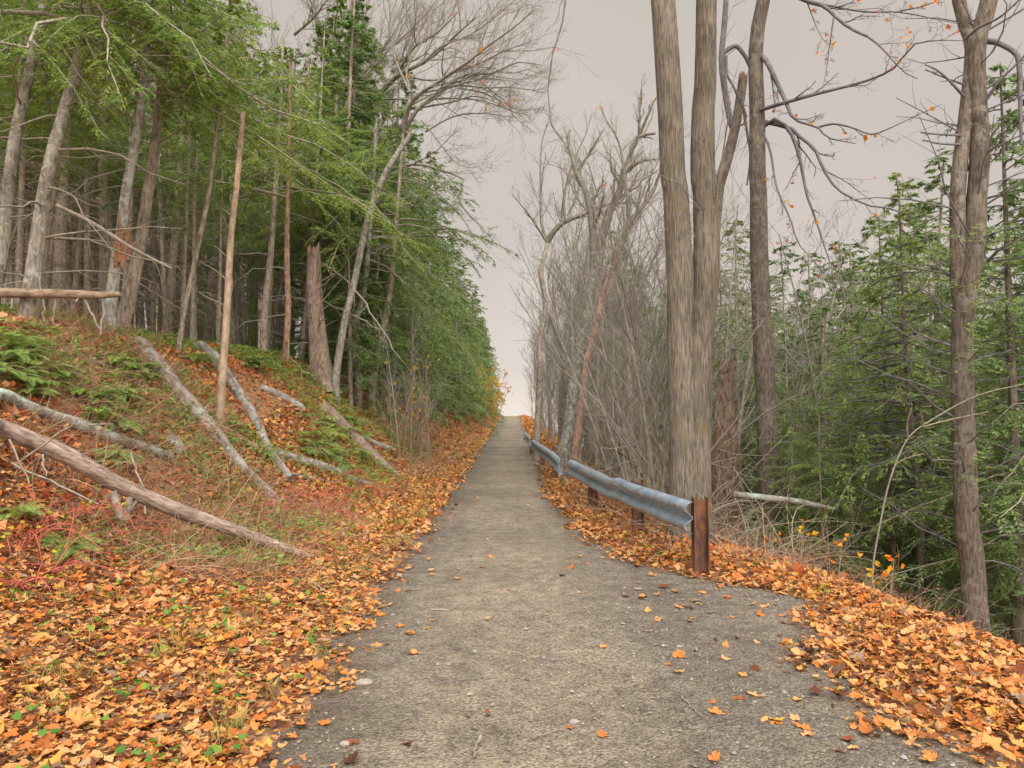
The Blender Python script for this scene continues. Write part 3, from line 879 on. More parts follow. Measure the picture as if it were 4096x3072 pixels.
# --- the random depth of the left stand
stand = [hemlock_proto('hemlock_tree', 'hemlock', h, live, nb, lm, M[nd], rad, dead) for h, live, nb, lm, nd, rad, dead in (
    (17, 5.6, 40, 2.4, 'needles', .13, 44), (15, 4.8, 36, 2.2, 'needles', .10, 48), (18, 6.2, 40, 2.5, 'needles_cool', .17, 40), (13, 4.0, 34, 1.9, 'needles_cool', .075, 42))]
taken = [(o.location.x, o.location.y) for o in COL.objects if o.get('category') in ('tree', 'tree stump')]


def free(x, y, r):
    return all((x - a) ** 2 + (y - b) ** 2 > r * r for a, b in taken)


def top_limit(x, y):
    """height above which the stand gives way to bare twigs and sky, lower towards the trail"""
    px = 512 + FOC * x / y
    return EYE + (414 - max((px - 262) * .98, -400)) * y / FOC


def fill_stand():
    n = 0
    tries = 0
    mass = [MB(), MB(), MB()]
    src = []
    for p in stand:
        arr = []
        for ch in p.root.children:
            me = ch.data; v = np.zeros(len(me.vertices) * 3, np.float32); me.vertices.foreach_get('co', v)
            li = np.zeros(len(me.loops), np.int32); me.loops.foreach_get('vertex_index', li)
            lt = np.zeros(len(me.polygons), np.int32); me.polygons.foreach_get('loop_total', lt)
            q = np.repeat(lt, lt) == 4                                   # quads only: the caps at trunk ends are dropped
            arr.append((v.reshape(-1, 3), li[q].reshape(-1, 4)))
        src.append(arr)
    while n < 250 and tries < 14000:
        tries += 1
        y = 9.5 + 46 * rng.uniform() ** 1.25
        x = -rng.uniform(.12, .74) * y - 1.0
        lim = -4.9 if y < 22 else -4.3
        if x > lim - .3 or x < -.72 * y - 1.5: continue
        if y < 13 and x > -6.2: continue
        if not free(x, y, 0.85 if y < 25 else 1.05): continue
        taken.append((x, y)); n += 1
        if y > 31:
            a = rng.uniform(0, 6.28); k = float(np.clip(min(rng.uniform(.75, 1.12), (top_limit(x, y) - float(H(x, y))) / 15.5), .45, 1.2))
            rot = np.array([[math.cos(a), math.sin(a), 0], [-math.sin(a), math.cos(a), 0], [0, 0, 1]]) * k
            for mb, (v, f) in zip(mass, src[int(rng.integers(0, 4))]): mb.add(v @ rot + [x, y, float(H(x, y))], f)
            continue
        if y < 17: lab, g = 'slim grey-brown hemlock in the front rows of the bank stand', 'front hemlocks of the bank stand'
        elif y < 30: lab, g = 'straight hemlock in the middle rows of the crowded bank stand', 'middle hemlocks of the bank stand'
        else: lab, g = 'hemlock far back in the dim bank stand', 'deep hemlocks of the bank stand'
        stand[int(rng.integers(0, 4))].put(lab, g, (x, y, float(H(x, y))), rng.uniform(0, 6.28), float(np.clip(min(rng.uniform(.75, 1.12), (top_limit(x, y) - float(H(x, y))) / 15.5), .45, 1.2)), (rng.normal(0, .05), rng.normal(.05, .05)))
    allm = MB(); cnt = []
    for mb in mass:
        nf = 0
        for v, f in zip(mb.v, mb.f):
            pass
        off = allm.n
        for v in mb.v: allm.v.append(v); allm.n += len(v)
        for f in mb.f: allm.f.append(f + off); nf += len(f)
        cnt.append(nf)
    me = allm.mesh('forest', None)
    for m_ in ('hem_bark', 'deadlimb', 'needles_cool'): me.materials.append(M[m_])
    me.polygons.foreach_set('material_index', np.repeat([0, 1, 2], cnt).astype(np.int32))
    tag(obj('forest', me), 'dim far mass of hemlocks deep behind the bank stand', 'forest', kind='stuff')


fill_stand()

# --- the hemlock wall that closes the left verge further on
edge = [hemlock_proto('hemlock_tree', 'hemlock', h, .35, nb, lm, M[nd], .12, 0, .2, .65, .12, 15, .11, .3) for h, nb, lm, nd in (
    (11, 110, 2.3, 'needles_cool'), (9.5, 100, 2.1, 'needles_young'), (12, 116, 2.5, 'needles_cool'))]


def fill_edge():
    y = 21.0
    i = 0
    while y < 112:
        x = xl(y) - 2.35 - rng.uniform(0, .8) + .75 * float(sstep(35, 65, y))
        s = float(np.interp(y, [20, 40, 80, 112], [.95, 1.05, 1.02, .92])) * rng.uniform(.92, 1.08)
        edge[i % 3].put('dense green hemlock in the wall of trees beside the trail\'s left verge', 'hemlocks walling the left verge', (x, y, float(H(x, y)) - .05), rng.uniform(0, 6.28), s)
        if i % 2 == 0 and y > 24:
            x2 = x - 2.6
            edge[(i + 1) % 3].put('hemlock of the second row behind the left verge wall', 'second row behind the left verge', (x2, y + 1.3, float(H(x2, y))), rng.uniform(0, 6.28), s * 1.12)
        y += 2.6 + y * .025; i += 1


fill_edge()
for x, y, s_ in ((-4.4, 20.5, 1.0), (-5.6, 23.5, 1.08), (-3.9, 18.6, .5), (-5.0, 26.5, 1.15)):
    edge[0].put('hemlock at the near end of the wall, crowding the bank\'s last trunks', 'hemlocks at the near end of the wall', (x, y, float(H(x, y))), rng.uniform(0, 6.28), s_)


# --- bare deciduous trees
def bare_crown(mb, limbs, radii, levels=((10, (.25, .5)), (8, (.25, .5)), (5, (.3, .6))), lift=.18, wig=.14, tw=None):
    """limbs: list of (n,3); adds limbs and several orders of twigs"""
    P = np.stack([resample(l, 16) for l in limbs]); R = np.stack([np.linspace(a, b, 16) for a, b in radii])
    tubes(mb, P, R, 6)
    last = None
    for i, (per, ln) in enumerate(levels):
        P, R = spawn(P, R, per, trange=(.15, .98), ln=ln, ang=(.35, .85), lift=lift, wig=wig, n=[8, 6, 5, 4][min(i, 3)], rfac=.5, rmin=.0022)
        tubes(mb, P, R, 4 if i == 0 else 3)
        last = (P, R)
    return last


def leaves_on(P, R, n, size=.05, near=None):
    b = rng.integers(0, len(P), n)
    p, tg, r = sample_on(P, R, b, rng.uniform(.5, 1, n))
    mb = MB()
    leaf_sheet(mb, p - UP * .03, rng.uniform(.7, 1.2, n) * size, tilt=1.0)
    return mb


def px_limb(pts, d0, d1, o):
    n = len(pts)
    return np.array([at(a, b, d0 + (d1 - d0) * i / max(n - 1, 1)) - o for i, (a, b) in enumerate(pts)])


def pale_leaning():
    d = 17.5
    pts = [(336, 376), (344, 325), (353, 288), (362, 244), (372, 205), (386, 172), (400, 150), (411, 134)]
    P = px_trunk(pts, d, None); o = P[0].copy()
    root = thing('bare_tree', 'pale leaning bare tree arching its limbs from the bank out over the trail', 'tree', o)
    obj('trunk', trunk_mb(P - o, 8 * d / FOC / 2, .06, 14, 1.3, .02).mesh('trunk', M['grey_bark']), root)
    L = [px_limb(C10(*q), d, d1, o) for q, d1 in (
        (((1280, 1150), (1310, 950), (1400, 820), (1560, 720), (1700, 620), (1800, 560), (2000, 400), (2212, 250), (2400, 90)), 15),
        (((1290, 1120), (1400, 940), (1600, 780), (1800, 650), (2050, 630), (2250, 540), (2450, 560)), 16.5),
        (((1600, 780), (1750, 740), (2000, 760), (2212, 755), (2500, 800)), 17.5),
        (((1420, 930), (1700, 880), (1900, 830), (2100, 900), (2300, 1010)), 16),
        (((1300, 1000), (1330, 800), (1300, 600), (1450, 330), (1500, 50)), 18),
        (((1460, 1140), (1700, 1010), (1950, 980), (2200, 1010)), 17),
        (((1450, 530), (1600, 400), (1850, 300), (2100, 120), (2300, -60)), 17), (((1700, 620), (1900, 560), (2150, 440), (2450, 330)), 16), (((1330, 800), (1200, 500), (1150, 200), (1250, -80)), 18),
        (((1750, 760), (1950, 800), (2150, 890), (2350, 1000)), 16.5), (((1430, 1040), (1560, 1200), (1700, 1380), (1840, 1450), (1960, 1420)), 16.5), (((1500, 860), (1700, 850), (1950, 870), (2212, 960), (2400, 1010)), 16))]
    mb = MB()
    last = bare_crown(mb, L, [(.055, .01), (.055, .01), (.025, .006), (.024, .005), (.04, .01), (.022, .006), (.03, .006), (.025, .005), (.035, .01), (.022, .005), (.018, .005), (.022, .005)], ((12, (.3, .75)), (8, (.3, .6)), (5, (.4, .7))), lift=.1)
    obj('limbs', mb.mesh('limbs', M['twig']), root)
    obj('leaves', leaves_on(*last, 26, .06).mesh('leaves', M['orange_leaf'], False), root)


pale_leaning()


def arching(label, trunk, wpx, d, limbs, radii, levels, bark_='grey_bark', mat='twig_dark', lift=.14, lv=14, leafm='orange_leaf', top=None, group=None, lsize=.06):
    P = px_trunk(trunk, d, top); o = P[0].copy()
    root = thing('bare_tree', label, 'tree', o, group)
    r = wpx * d / FOC / 2
    obj('trunk', trunk_mb(P - o, r, max(r * .55, .03), 14, 1.3, .02).mesh('trunk', M[bark_]), root)
    mb = MB()
    last = bare_crown(mb, [px_limb(q, a, b, o) for q, a, b in limbs], radii, levels, lift)
    lo = obj('limbs', mb.mesh('limbs', M[mat]), root)
    if lv: obj('leaves', leaves_on(*last, lv, lsize).mesh('leaves', M[leafm], False), lo)
    return root, P - o, o


# second bare tree, behind the first: fans up and right through the top of the view
arching('tall bare tree behind the pale leaning one, fanning fine limbs up across the sky', [(345, 378), (349, 330), (351, 250)] + C10((740, 1150), (880, 1000)), 8, 23,
        [(C10((900, 1000), (1040, 840), (1180, 690), (1300, 610), (1480, 520), (1700, 330), (1900, 150)), 23, 20),
         (C10((1230, 640), (1300, 500), (1400, 380), (1560, 290), (1750, 100)), 22, 20), (C10((740, 1100), (800, 850), (950, 650), (1150, 430), (1400, 200), (1600, -50)), 23, 22),
         (C10((400, 660), (700, 590), (900, 500), (1200, 390), (1450, 200)), 24, 22), (C10((330, 300), (500, 150), (640, -40)), 24, 23), (C10((600, 640), (560, 300), (500, 0), (450, -200)), 24, 24)],
        [(.10, .015), (.05, .012), (.06, .01), (.04, .008), (.05, .02), (.05, .02)], ((13, (.3, .7)), (8, (.3, .6)), (6, (.4, .65))), bark_='hem_bark', mat='twig')
# low limb arching out of the hemlock wall
arching('bare tree in the hemlock wall with two low pale limbs bending over the trail', [(388, 388), (386, 300), (383, 240)] + C10((1110, 1530),), 6, 22,
        [(C10((1110, 1530), (1200, 1450), (1400, 1420), (1600, 1470), (1800, 1560)) + C11((1750, 70), (1950, 310), (2050, 420)), 22, 20),
         (C10((1130, 1530), (1300, 1550), (1500, 1620)) + C11((1620, 60), (1800, 250), (1900, 420)), 22, 20)],
        [(.05, .01), (.04, .008)], ((10, (.2, .45)), (6, (.3, .6)), (4, (.3, .6))), bark_='grey_bark', lift=-.02, lv=4, mat='twig')

# --- right side: twin-stemmed big tree
def twin_tree():
    d = 9.6
    left = [at(a, b, d) for a, b in ((685, 548), (684, 500), (683, 430), (681, 350))] + [at(a, b, d) for a, b in C21((1455, 700), (1435, 400), (1415, 0)) + C20((1390, 1500), (1370, 1000), (1340, 500), (1305, 0), (1280, -300))]
    right = [at(a, b, d + .03) for a, b in ((696, 548), (697, 500), (697, 430), (698, 350))] + [at(a, b, d + .03) for a, b in C21((1670, 800), (1682, 450), (1670, 0)) + C20((1650, 1500), (1650, 1000), (1670, 700), (1680, 0), (1695, -300))]
    left[0][2] = right[0][2] = float(H(left[0][0], d)) - .15
    o = np.array([left[0][0], d, left[0][2]])
    root = thing('twin_trunk_tree', 'big twin-stemmed tree with furrowed grey-brown bark just behind the guardrail post', 'tree', o)
    for q, wf in ((left, (26, 27, 27, 25, 25, 23)), (right, (26, 27, 27, 25, 21, 20))):
        P = resample(q, 60) - o
        P[:, 2] = P[:, 2]
        P = np.concatenate([P, P[-1:] + np.array([[0, 0, 1.0], [.05, 0, 3], [.1, 0, 6]])])
        R = np.interp(np.linspace(0, 1, len(P)), np.linspace(0, 1, 6), np.array(wf) * d / FOC / 2) * (1 + .5 * np.exp(-np.maximum(P[:, 2] - .1, 0) / .3))
        R[-3:] *= [.95, .8, .5]
        a = np.arange(60) * 2 * math.pi / 60
        mb = MB(); tubes(mb, P, R, 60, .014)
        obj('trunk', mb.mesh('trunk', M['tulip_bark']), root)
    mb = MB()
    hi = P[-1]
    for s in range(7):
        a = rng.uniform(0, 6.28)
        st_ = hi + [0, 0, rng.uniform(-5, 0)]
        L = np.array([st_, st_ + [math.cos(a) * 1, math.sin(a) * 1, .9], st_ + [math.cos(a) * 2.4, math.sin(a) * 2.4, 1.6]])
        bare_crown(mb, [L], [(.05, .01)], ((8, (.3, .5)), (5, (.3, .5))))
    whip = px_limb([(690, -330), (640, -260), (575, -120)] + C20((470, 0), (400, 300), (325, 580), (310, 850), (340, 1090), (470, 1280), (520, 1330)), d, d - .3, o)
    bare_crown(mb, [whip], [(.03, .004)], ((9, (.05, .16)), (3, (.3, .7))), lift=-.15)
    obj('limbs', mb.mesh('limbs', M['twig_dark']), root)


twin_tree()

# dark maple right of it, with its spreading limbs
c3 = C30
dm = 12.0
arching('dark-barked tree right of the twin stems, long bare limbs sweeping to the right', [(771, 525), (767, 420)] + C21((2140, 700), (2130, 0)) + C20((2120, 1500), (2120, 1000), (2105, 500), (2130, 200), (2180, -50), (2210, -400)), 23, dm,
        [(c3((-60, 480), (0, 550), (150, 870), (230, 1030), (430, 1100), (520, 1190), (760, 1240)), dm, 10.5),
         (c3((-50, 1100), (30, 1040), (100, 1040), (200, 1150), (270, 1350), (300, 1500), (340, 1700)) + C31((400, 200), (480, 450), (540, 650), (450, 780)), dm, 11),
         (c3((-40, 1050), (200, 1110), (290, 1200), (400, 1280), (470, 1440), (560, 1590), (650, 1670)) + C31((860, 115), (1100, 150), (1300, 250), (1480, 230)), dm, 10),
         (c3((-20, -200), (150, -80), (340, 10), (480, 50), (570, 130), (700, 240), (870, 320), (1000, 430), (1160, 610), (1290, 680)), dm, 9.5),
         (c3((480, 40), (830, 100), (1130, 105), (1480, 170), (1680, 215)), 11.5, 9.5),
         (c3((-90, 960), (0, 930), (150, 885), (460, 800), (780, 720), (1000, 640), (1120, 560), (1250, 390), (1450, 350), (1700, 352)), dm, 9.5),
         (c3((570, 140), (540, 340), (510, 560), (470, 790)), 11.3, 11), (c3((430, 1100), (560, 1070), (720, 1100), (880, 1160), (1000, 1130), (1280, 1000), (1500, 900)), 11, 10),
         (c3((-40, 1150), (20, 1300), (60, 1550)) + C31((100, 30), (200, 250), (260, 440), (420, 620), (540, 760), (720, 860)), 11.4, 10.6),
         (C30((330, 0), (450, 300), (560, 420)), 11.5, 11), (c3((1120, 100), (1350, 50), (1520, -20)), 10.6, 10)],
        [(.045, .006), (.036, .004), (.036, .004), (.045, .005), (.018, .003), (.034, .004), (.014, .003), (.018, .003), (.022, .003), (.01, .003), (.012, .003)],
        ((7, (.1, .3)), (5, (.3, .6)), (4, (.4, .8))), bark_='dark_bark', lift=.0, lv=90, lsize=.045, leafm='orange_leaf')

# broken leaning stem between them, looped by a vine
rt, P, o = snapped('broken-off leaning stem between the twin stems and the dark tree, with a forked arm', [(702, 500), (709, 300)] + C20((1780, 1659), (1850, 1400), (1930, 1100), (2000, 690)), [14, 14, 13, 13, 11, 8], 12.6, 'dark_bark', jag=.2)
mb = MB()
for q, a, b in ((C20((1935, 1160), (1890, 1060), (1825, 700), (1810, 480), (1830, 250), (1850, 0), (1860, -200)), 6.5, 5), (C20((1810, 470), (1880, 420), (1940, 400), (2010, 480), (2060, 580)), 5, 4)):
    Q = resample([at(x, y, 12.6) for x, y in q], 16) - o
    R = np.linspace(a, b, 16) * 12.6 / FOC / 2
    tubes(mb, Q, R, 8, .03)
for q in (C20((1850, 480), (1860, 650), (1900, 720), (1940, 800), (1990, 900), (2030, 1010)), C20((1930, 780), (1990, 920), (2010, 1060), (1960, 1090)), C20((2010, 1000), (2040, 1200), (2060, 1350), (2030, 1600))):
    Q = resample([at(x, y, 12.4) for x, y in q], 14) - o
    tubes(mb, Q, np.linspace(.025, .012, 14), 5)
    q2, r2 = spawn(Q[None], np.full((1, 14), .012), 10, ln=(.15, .4), lift=0, n=5); tubes(mb, q2, r2, 3)
obj('limbs', mb.mesh('limbs', M['twig_dark']), rt)

# rotten snag behind the twin stems
snapped('dark rotten snag standing behind the twin stems', [(725, 480), (726, 440), (724, 415), (725, 395), (727, 375)], [30, 29, 27, 22, 14], 14, 'rot_wood', jag=.5)

# far-right twin trunk with needles round it
def far_right_twin():
    d = 8.6
    o = at(977, 625, d); o[2] = float(H(o[0], d)) - .12
    root = thing('twin_trunk_tree', 'fork-topped trunk on the drop-off at the far right, mossy and stubbed with dead twigs', 'tree', o)
    low = [o] + [at(a, b, d) for a, b in [(972, 560)] + C32((1720, 1300), (1700, 700), (1680, 100)) + C31((1680, 1300), (1690, 1000), (1780, 500), (1800, 100)) + C30((1830, 1300), (1800, 700), (1810, 350), (1860, 200), (1910, 0), (1950, -300))]
    oth = [at(a, b, d + .05) for a, b in C31((1690, 1050), (1650, 800), (1640, 300), (1640, 0)) + C30((1660, 1400), (1720, 900), (1760, 420), (1700, 200), (1650, 0), (1610, -300))]
    P = resample(low, 40) - o
    mb = MB(); tubes(mb, P, np.interp(np.linspace(0, 1, 40), [0, .1, .5, 1], [15.5, 11.5, 10, 8]) * d / FOC, 20, .025)
    obj('trunk', mb.mesh('trunk', M['dark_bark']), root)
    Q = resample(oth, 30) - o
    mb = MB(); tubes(mb, Q, np.linspace(8, 6, 30) * d / FOC, 16, .025)
    obj('trunk', mb.mesh('trunk', M['dark_bark']), root)
    mb = MB()
    p, r = spawn(P[None], np.full((1, 40), .045), 46, trange=(.15, .95), ln=(.06, .16), ang=(1.0, 1.5), lift=.05, n=5, rfac=.3, taper_len=0)
    tubes(mb, p, r, 4); q, rq = spawn(p, r, 4, ln=(.3, .6), n=4); tubes(mb, q, rq, 3)
    L = [px_limb(x, a, b, o) for x, a, b in ((c3((1900, 355), (1960, 360), (2130, 450), (2170, 560), (2180, 900), (2190, 1250)), d, 8.3), (c3((1880, 870), (2000, 700), (2150, 550), (2300, 380)), d, 8.2),
                                             (c3((1690, 830), (1550, 680), (1450, 600), (1360, 560)), d, 8.4), (c3((1690, 730), (1500, 660), (1360, 600)), d, 8.5), (c3((1660, 1170), (1480, 1160), (1320, 1145)), d, 8.5),
                                             (c3((1660, 1250), (1480, 1240), (1340, 1210)), d, 8.5), (c3((1930, 1170), (2030, 1050), (2100, 940)), d, 8.4), (c3((1700, 340), (1820, 240), (2000, 150), (2212, -40)), d, 8),
                                             (C31((1900, 600), (2000, 500), (2212, 390)), d, 8.2), (C31((1950, 600), (2212, 560)), d, 8.2))]
    bare_crown(mb, L, [(.035, .015), (.02, .006), (.018, .008), (.014, .006), (.014, .008), (.014, .008), (.012, .006), (.016, .008), (.02, .01), (.015, .008)], ((4, (.1, .3)), (3, (.3, .6))), lift=0)
    obj('limbs', mb.mesh('limbs', M['twig_dark']), root)
    fo = MB()
    p, r = spawn(P[None], np.full((1, 40), .03), 60, trange=(.22, .62), ln=(.04, .1), ang=(.9, 1.5), lift=-.1, n=5, rfac=.2, taper_len=0)
    frond_branches(p, r, .07, .4, .06, fo)
    obj('crown', fo.mesh('crown', M['needles_young'], False), root)


far_right_twin()

# mid-distance bare trees right of the trail
arching('S-curved bare tree whose bare limb bends right, first tree beyond the guardrail', [(537, 440)] + C21((240, 1659), (240, 1300), (290, 1000), (250, 700), (265, 620), (310, 430)), 7.5, 27,
        [(C21((310, 430), (360, 340), (450, 260), (640, 180), (850, 100), (1100, 90)), 27, 26), (C21((310, 430), (260, 300), (250, 100)) + C20((250, 1300), (300, 1080), (360, 900)), 27, 27),
         (C21((300, 430), (150, 200), (0, 20)), 27, 26), (C21((460, 250), (450, 60)) + C20((500, 1480), (640, 1150), (690, 980)), 26.5, 26), (C21((480, 210), (570, 0)) + C20((600, 1450), (720, 1250), (800, 1100)), 26.5, 26)],
        [(.11, .03), (.06, .01), (.05, .01), (.05, .01), (.05, .01)], ((9, (.2, .4)), (6, (.3, .55)), (4, (.35, .7))), bark_='hem_bark', mat='twig', lv=3)
arching('lichen-pale forked tree with a splintered top, tallest beyond the bend in the guardrail', [(561, 465)] + C22((490, 400), (520, 100)) + C21((560, 1500), (620, 1200), (690, 800), (710, 500)), 14, 21,
        [(C21((710, 520), (705, 400), (680, 180), (640, 0)) + C20((560, 1500), (490, 1250), (485, 1150), (500, 1120)), 21, 21), (C21((740, 480), (790, 350), (850, 150), (930, 0)) + C20((940, 1600), (1010, 1380), (1080, 1190), (1240, 1150)), 21, 20),
         (C20((1000, 1480), (1100, 1400), (1270, 1370)), 20.5, 20), (C20((1100, 1190), (1100, 1050), (1120, 700)), 20.5, 20), (C20((1110, 1150), (1180, 980), (1250, 830)), 20.5, 20), (C21((690, 200), (560, 50)) + C20((450, 1480), (280, 1400)), 21, 21),
         (C20((560, 1480), (650, 1350), (780, 1130)), 21, 20.5)],
        [(.13, .03), (.14, .04), (.06, .01), (.05, .008), (.05, .008), (.03, .006), (.04, .008)], ((9, (.2, .42)), (6, (.3, .55)), (4, (.35, .7))), bark_='moss_log', mat='twig', lv=5)
arching('brown tree leaning right from beside the lichen-pale one', [(572, 470)] + C21((640, 1500), (720, 1200), (790, 860), (900, 600), (960, 420)), 8.5, 19.5,
        [(C21((960, 430), (980, 330), (1040, 230), (1200, 30)) + C20((1300, 1450), (1400, 1300)), 19.5, 19), (C21((1010, 260), (995, 0)) + C20((980, 1600), (930, 1250), (800, 1010), (780, 930)), 19.5, 19.5), (C21((880, 640), (1000, 560), (1150, 480)), 19.5, 19)],
        [(.08, .02), (.06, .012), (.02, .006)], ((9, (.2, .42)), (6, (.3, .55)), (4, (.35, .7))), bark_='red_bark', mat='twig', lv=8)


# generic bare trees, saplings, shrubs
def bare_proto(name, label, h, rad, nl, cat='tree', mat='twig', bark_='grey_bark', rmin=.0045):
    t = np.linspace(0, 1, 14)
    P = np.stack([.5 * t * np.sin(t * 3 + rng.uniform(0, 6)), .4 * t * np.sin(t * 3 + rng.uniform(0, 6)), t * h * .75 - .12], 1); P[:, :2] -= P[0, :2]
    root = thing(name, label, cat)
    obj('trunk', trunk_mb(P, rad, rad * .35, 9, 1.3).mesh('trunk', M[bark_]), root)
    mb = MB()
    R = np.linspace(rad, rad * .35, 14)[None]
    a, ar = spawn(P[None], R, nl, trange=(.3, 1), ln=(.35, .6), ang=(.35, .75), lift=.25, n=8, rfac=.5, taper_len=.4)
    tubes(mb, a, ar, 5)
    for per, ln in ((8, (.25, .5)), (6, (.3, .55)), (4, (.35, .6))):
        a, ar = spawn(a, ar, per, ln=ln, ang=(.35, .8), lift=.15, n=5, rfac=.5, rmin=rmin); tubes(mb, a, ar, 3)
    obj('limbs', mb.mesh('limbs', M[mat]), root)
    return Proto(root)


def sapling_proto(h, stems, mat):
    root = thing('sapling', 'sapling', 'sapling')
    mb = MB(); n = stems
    t = np.linspace(0, 1, 9)[None, :, None]
    d = norm(rng.normal(0, .14, (n, 3)) * [1, 1, 0] + UP)
    l = h * rng.uniform(.6, 1, n)
    P = rng.normal(0, .12, (n, 1, 3)) * [1, 1, 0] + l[:, None, None] * (d[:, None] * t + rng.normal(0, .12, (n, 1, 3)) * t * t * [1, 1, 0]) - UP * .08
    R = (.006 + .0045 * l)[:, None] * np.linspace(1, .25, 9)[None]
    tubes(mb, P, R, 5)
    obj('trunk', mb.mesh('trunk', M[mat]), root)
    mb = MB()
    a, ar = spawn(P, R, 18, trange=(.12, 1), ln=(.25, .5), ang=(.5, 1.0), lift=.12, n=6, rfac=.5, rmin=.0035); tubes(mb, a, ar, 3)
    a, ar = spawn(a, ar, 9, ln=(.3, .55), ang=(.5, 1), lift=.06, n=4, rfac=.65, rmin=.003); tubes(mb, a, ar, 3)
    obj('limbs', mb.mesh('limbs', M[mat]), root)
    return Proto(root)


bare = [bare_proto('bare_tree', 'bare tree', h, r, nl, bark_=bk) for h, r, nl, bk in ((13, .13, 9, 'grey_bark'), (11, .10, 8, 'hem_bark'), (15, .16, 10, 'grey_bark'))]
slender = [bare_proto('bare_tree', 'slender bare tree', h, r, nl, bark_=bk, rmin=.005) for h, r, nl, bk in ((12, .075, 11, 'grey_bark'), (10.5, .065, 10, 'hem_bark'))]
sap = [sapling_proto(h, s, m) for h, s, m in ((4.5, 2, 'twig_tan'), (6, 1, 'twig'), (3.2, 4, 'twig_tan'), (5.2, 3, 'twig'))]


def fill_right_bare():
    spots = [(2.6, 31, 1), (3.6, 25, 0), (2.4, 38, 2), (4.6, 33, 1), (3.0, 47, 0), (2.2, 58, 1), (3.2, 66, 2), (2.4, 78, 0), (3.5, 92, 1), (5.5, 40, 0), (6.5, 52, 2), (8, 45, 1), (7.5, 31, 1), (9.5, 60, 0), (12, 50, 2),
             (11, 38, 0), (5.2, 24, 1), (2.6, 100, 1), (14, 42, 1), (16, 55, 2), (6, 29, 0), (8.5, 36, 2), (10, 30, 1), (13, 33, 0), (4.2, 52, 2), (5, 62, 0), (6, 72, 1), (9, 74, 2), (13, 70, 0), (18, 66, 1), (20, 48, 0), (24, 60, 2), (7, 88, 1), (11, 92, 0), (4.3, 42, 2), (5.8, 34, 1), (5.0, 17, 1), (7.5, 18, 0), (2.2, 20, 1), (2.9, 19, 0), (3.6, 21, 1), (2.1, 24, 0), (2.8, 27, 1), (4.4, 20.5, 0), (2.0, 29, 1), (2.5, 34, 0), (3.3, 33, 2), (2.0, 43, 1), (2.6, 51, 0), (2.1, 63, 2), (5.2, 28, 2), (4.1, 36, 1), (9, 19, 1), (10.5, 21, 0), (12, 20, 1), (8.5, 22, 1), (6.6, 22, 0), (11, 24, 2)]
    for x, y, k in spots:
        lab = 'thin bare tree in the grey thicket close beside the far trail' if x < 4 else 'bare tree rising from the wooded slope beyond the thicket'
        bare[k].put(lab, 'bare trees near the far trail' if x < 4 else 'bare trees down the right slope', (x, y, float(H(x, y))), rng.uniform(0, 6.28), rng.uniform(.62, .88) * float(np.interp(y, [17, 30, 60, 100], [.92, 1.0, .92, .7])))
    for x, y, k, s_ in ((-6.2, 25, 2, 1.15), (-8.5, 29, 0, 1.3), (-5.2, 31, 1, 1.25), (-11, 32, 2, 1.2), (-6.0, 37, 0, 1.35), (-4.2, 27, 1, 1.05), (-13, 27, 0, 1.25)):
        bare[k].put('tall bare tree rising out of the hemlocks above the bank', 'bare trees among the bank hemlocks', (x, y, float(H(x, y))), rng.uniform(0, 6.28), s_, (0, .12))
    n = 0
    while n < 112:
        y = 10.5 + 60 * rng.uniform() ** 1.7
        x = xr(y) + .9 + rng.uniform(0, 1) ** 1.3 * (2.5 + y * .22)
        if x / y > .20 and y < 17: continue
        if y < 13 and rng.uniform() < .5: continue
        n += 1
        near = y < 22
        sap[int(rng.integers(0, 4))].put('thin tan sapling in the thicket right behind the guardrail' if near else 'thin grey sapling further along the right-hand thicket', 'near saplings behind the guardrail' if near else 'distant saplings of the right thicket',
                                         (x, y, float(H(x, y))), rng.uniform(0, 6.28), rng.uniform(.7, 1.15), (rng.normal(0, .06), rng.normal(0, .06)))
    for i in range(46):
        y = 13 + 26 * rng.uniform() ** 1.2; x = y * rng.uniform(.27, .74)
        sap[i % 4].put('thin bare sapling among the hemlocks down the right slope', 'saplings down the right slope', (x, y, float(H(x, y))), rng.uniform(0, 6.28), rng.uniform(1.0, 1.6), (rng.normal(0, .08), rng.normal(0, .08)))
    for i in range(26):
        y = 22 + 52 * rng.uniform() ** 1.2; x = xr(y) + .9 + rng.uniform(0, 1) * (1.6 + .09 * y)
        slender[i % 2].put('tall slender grey tree in the dense stand beyond the guardrail', 'slender trees beyond the guardrail', (x, y, float(H(x, y))), rng.uniform(0, 6.28), rng.uniform(.7, 1.0) * float(np.interp(y, [17, 40, 72], [.95, 1.05, .85])), (rng.normal(0, .035), rng.normal(0, .035)))
    for px, d, k in ((423, 19.5, 0), (409, 18.6, 1), (431, 21, 1), (400, 17.9, 1)):
        q = at(px, 400, d); sap[k].put('tan bare sapling in the clump at the foot of the bank, before the hemlock wall', 'tan saplings before the hemlock wall', (q[0], d, float(H(q[0], d))), rng.uniform(0, 6.28), rng.uniform(.6, .8), (0, .08))


fill_right_bare()

# young hemlocks down the right slope
young = [hemlock_proto('hemlock_tree', 'hemlock', h, .5, nb, lm, M[nd], .06, 10, .2, .66, .075, 24, .095, .28) for h, nb, lm, nd in (
    (9, 104, 2.5, 'needles_young'), (7.5, 90, 2.2, 'needles_cool'), (10, 112, 2.7, 'needles_young'))]


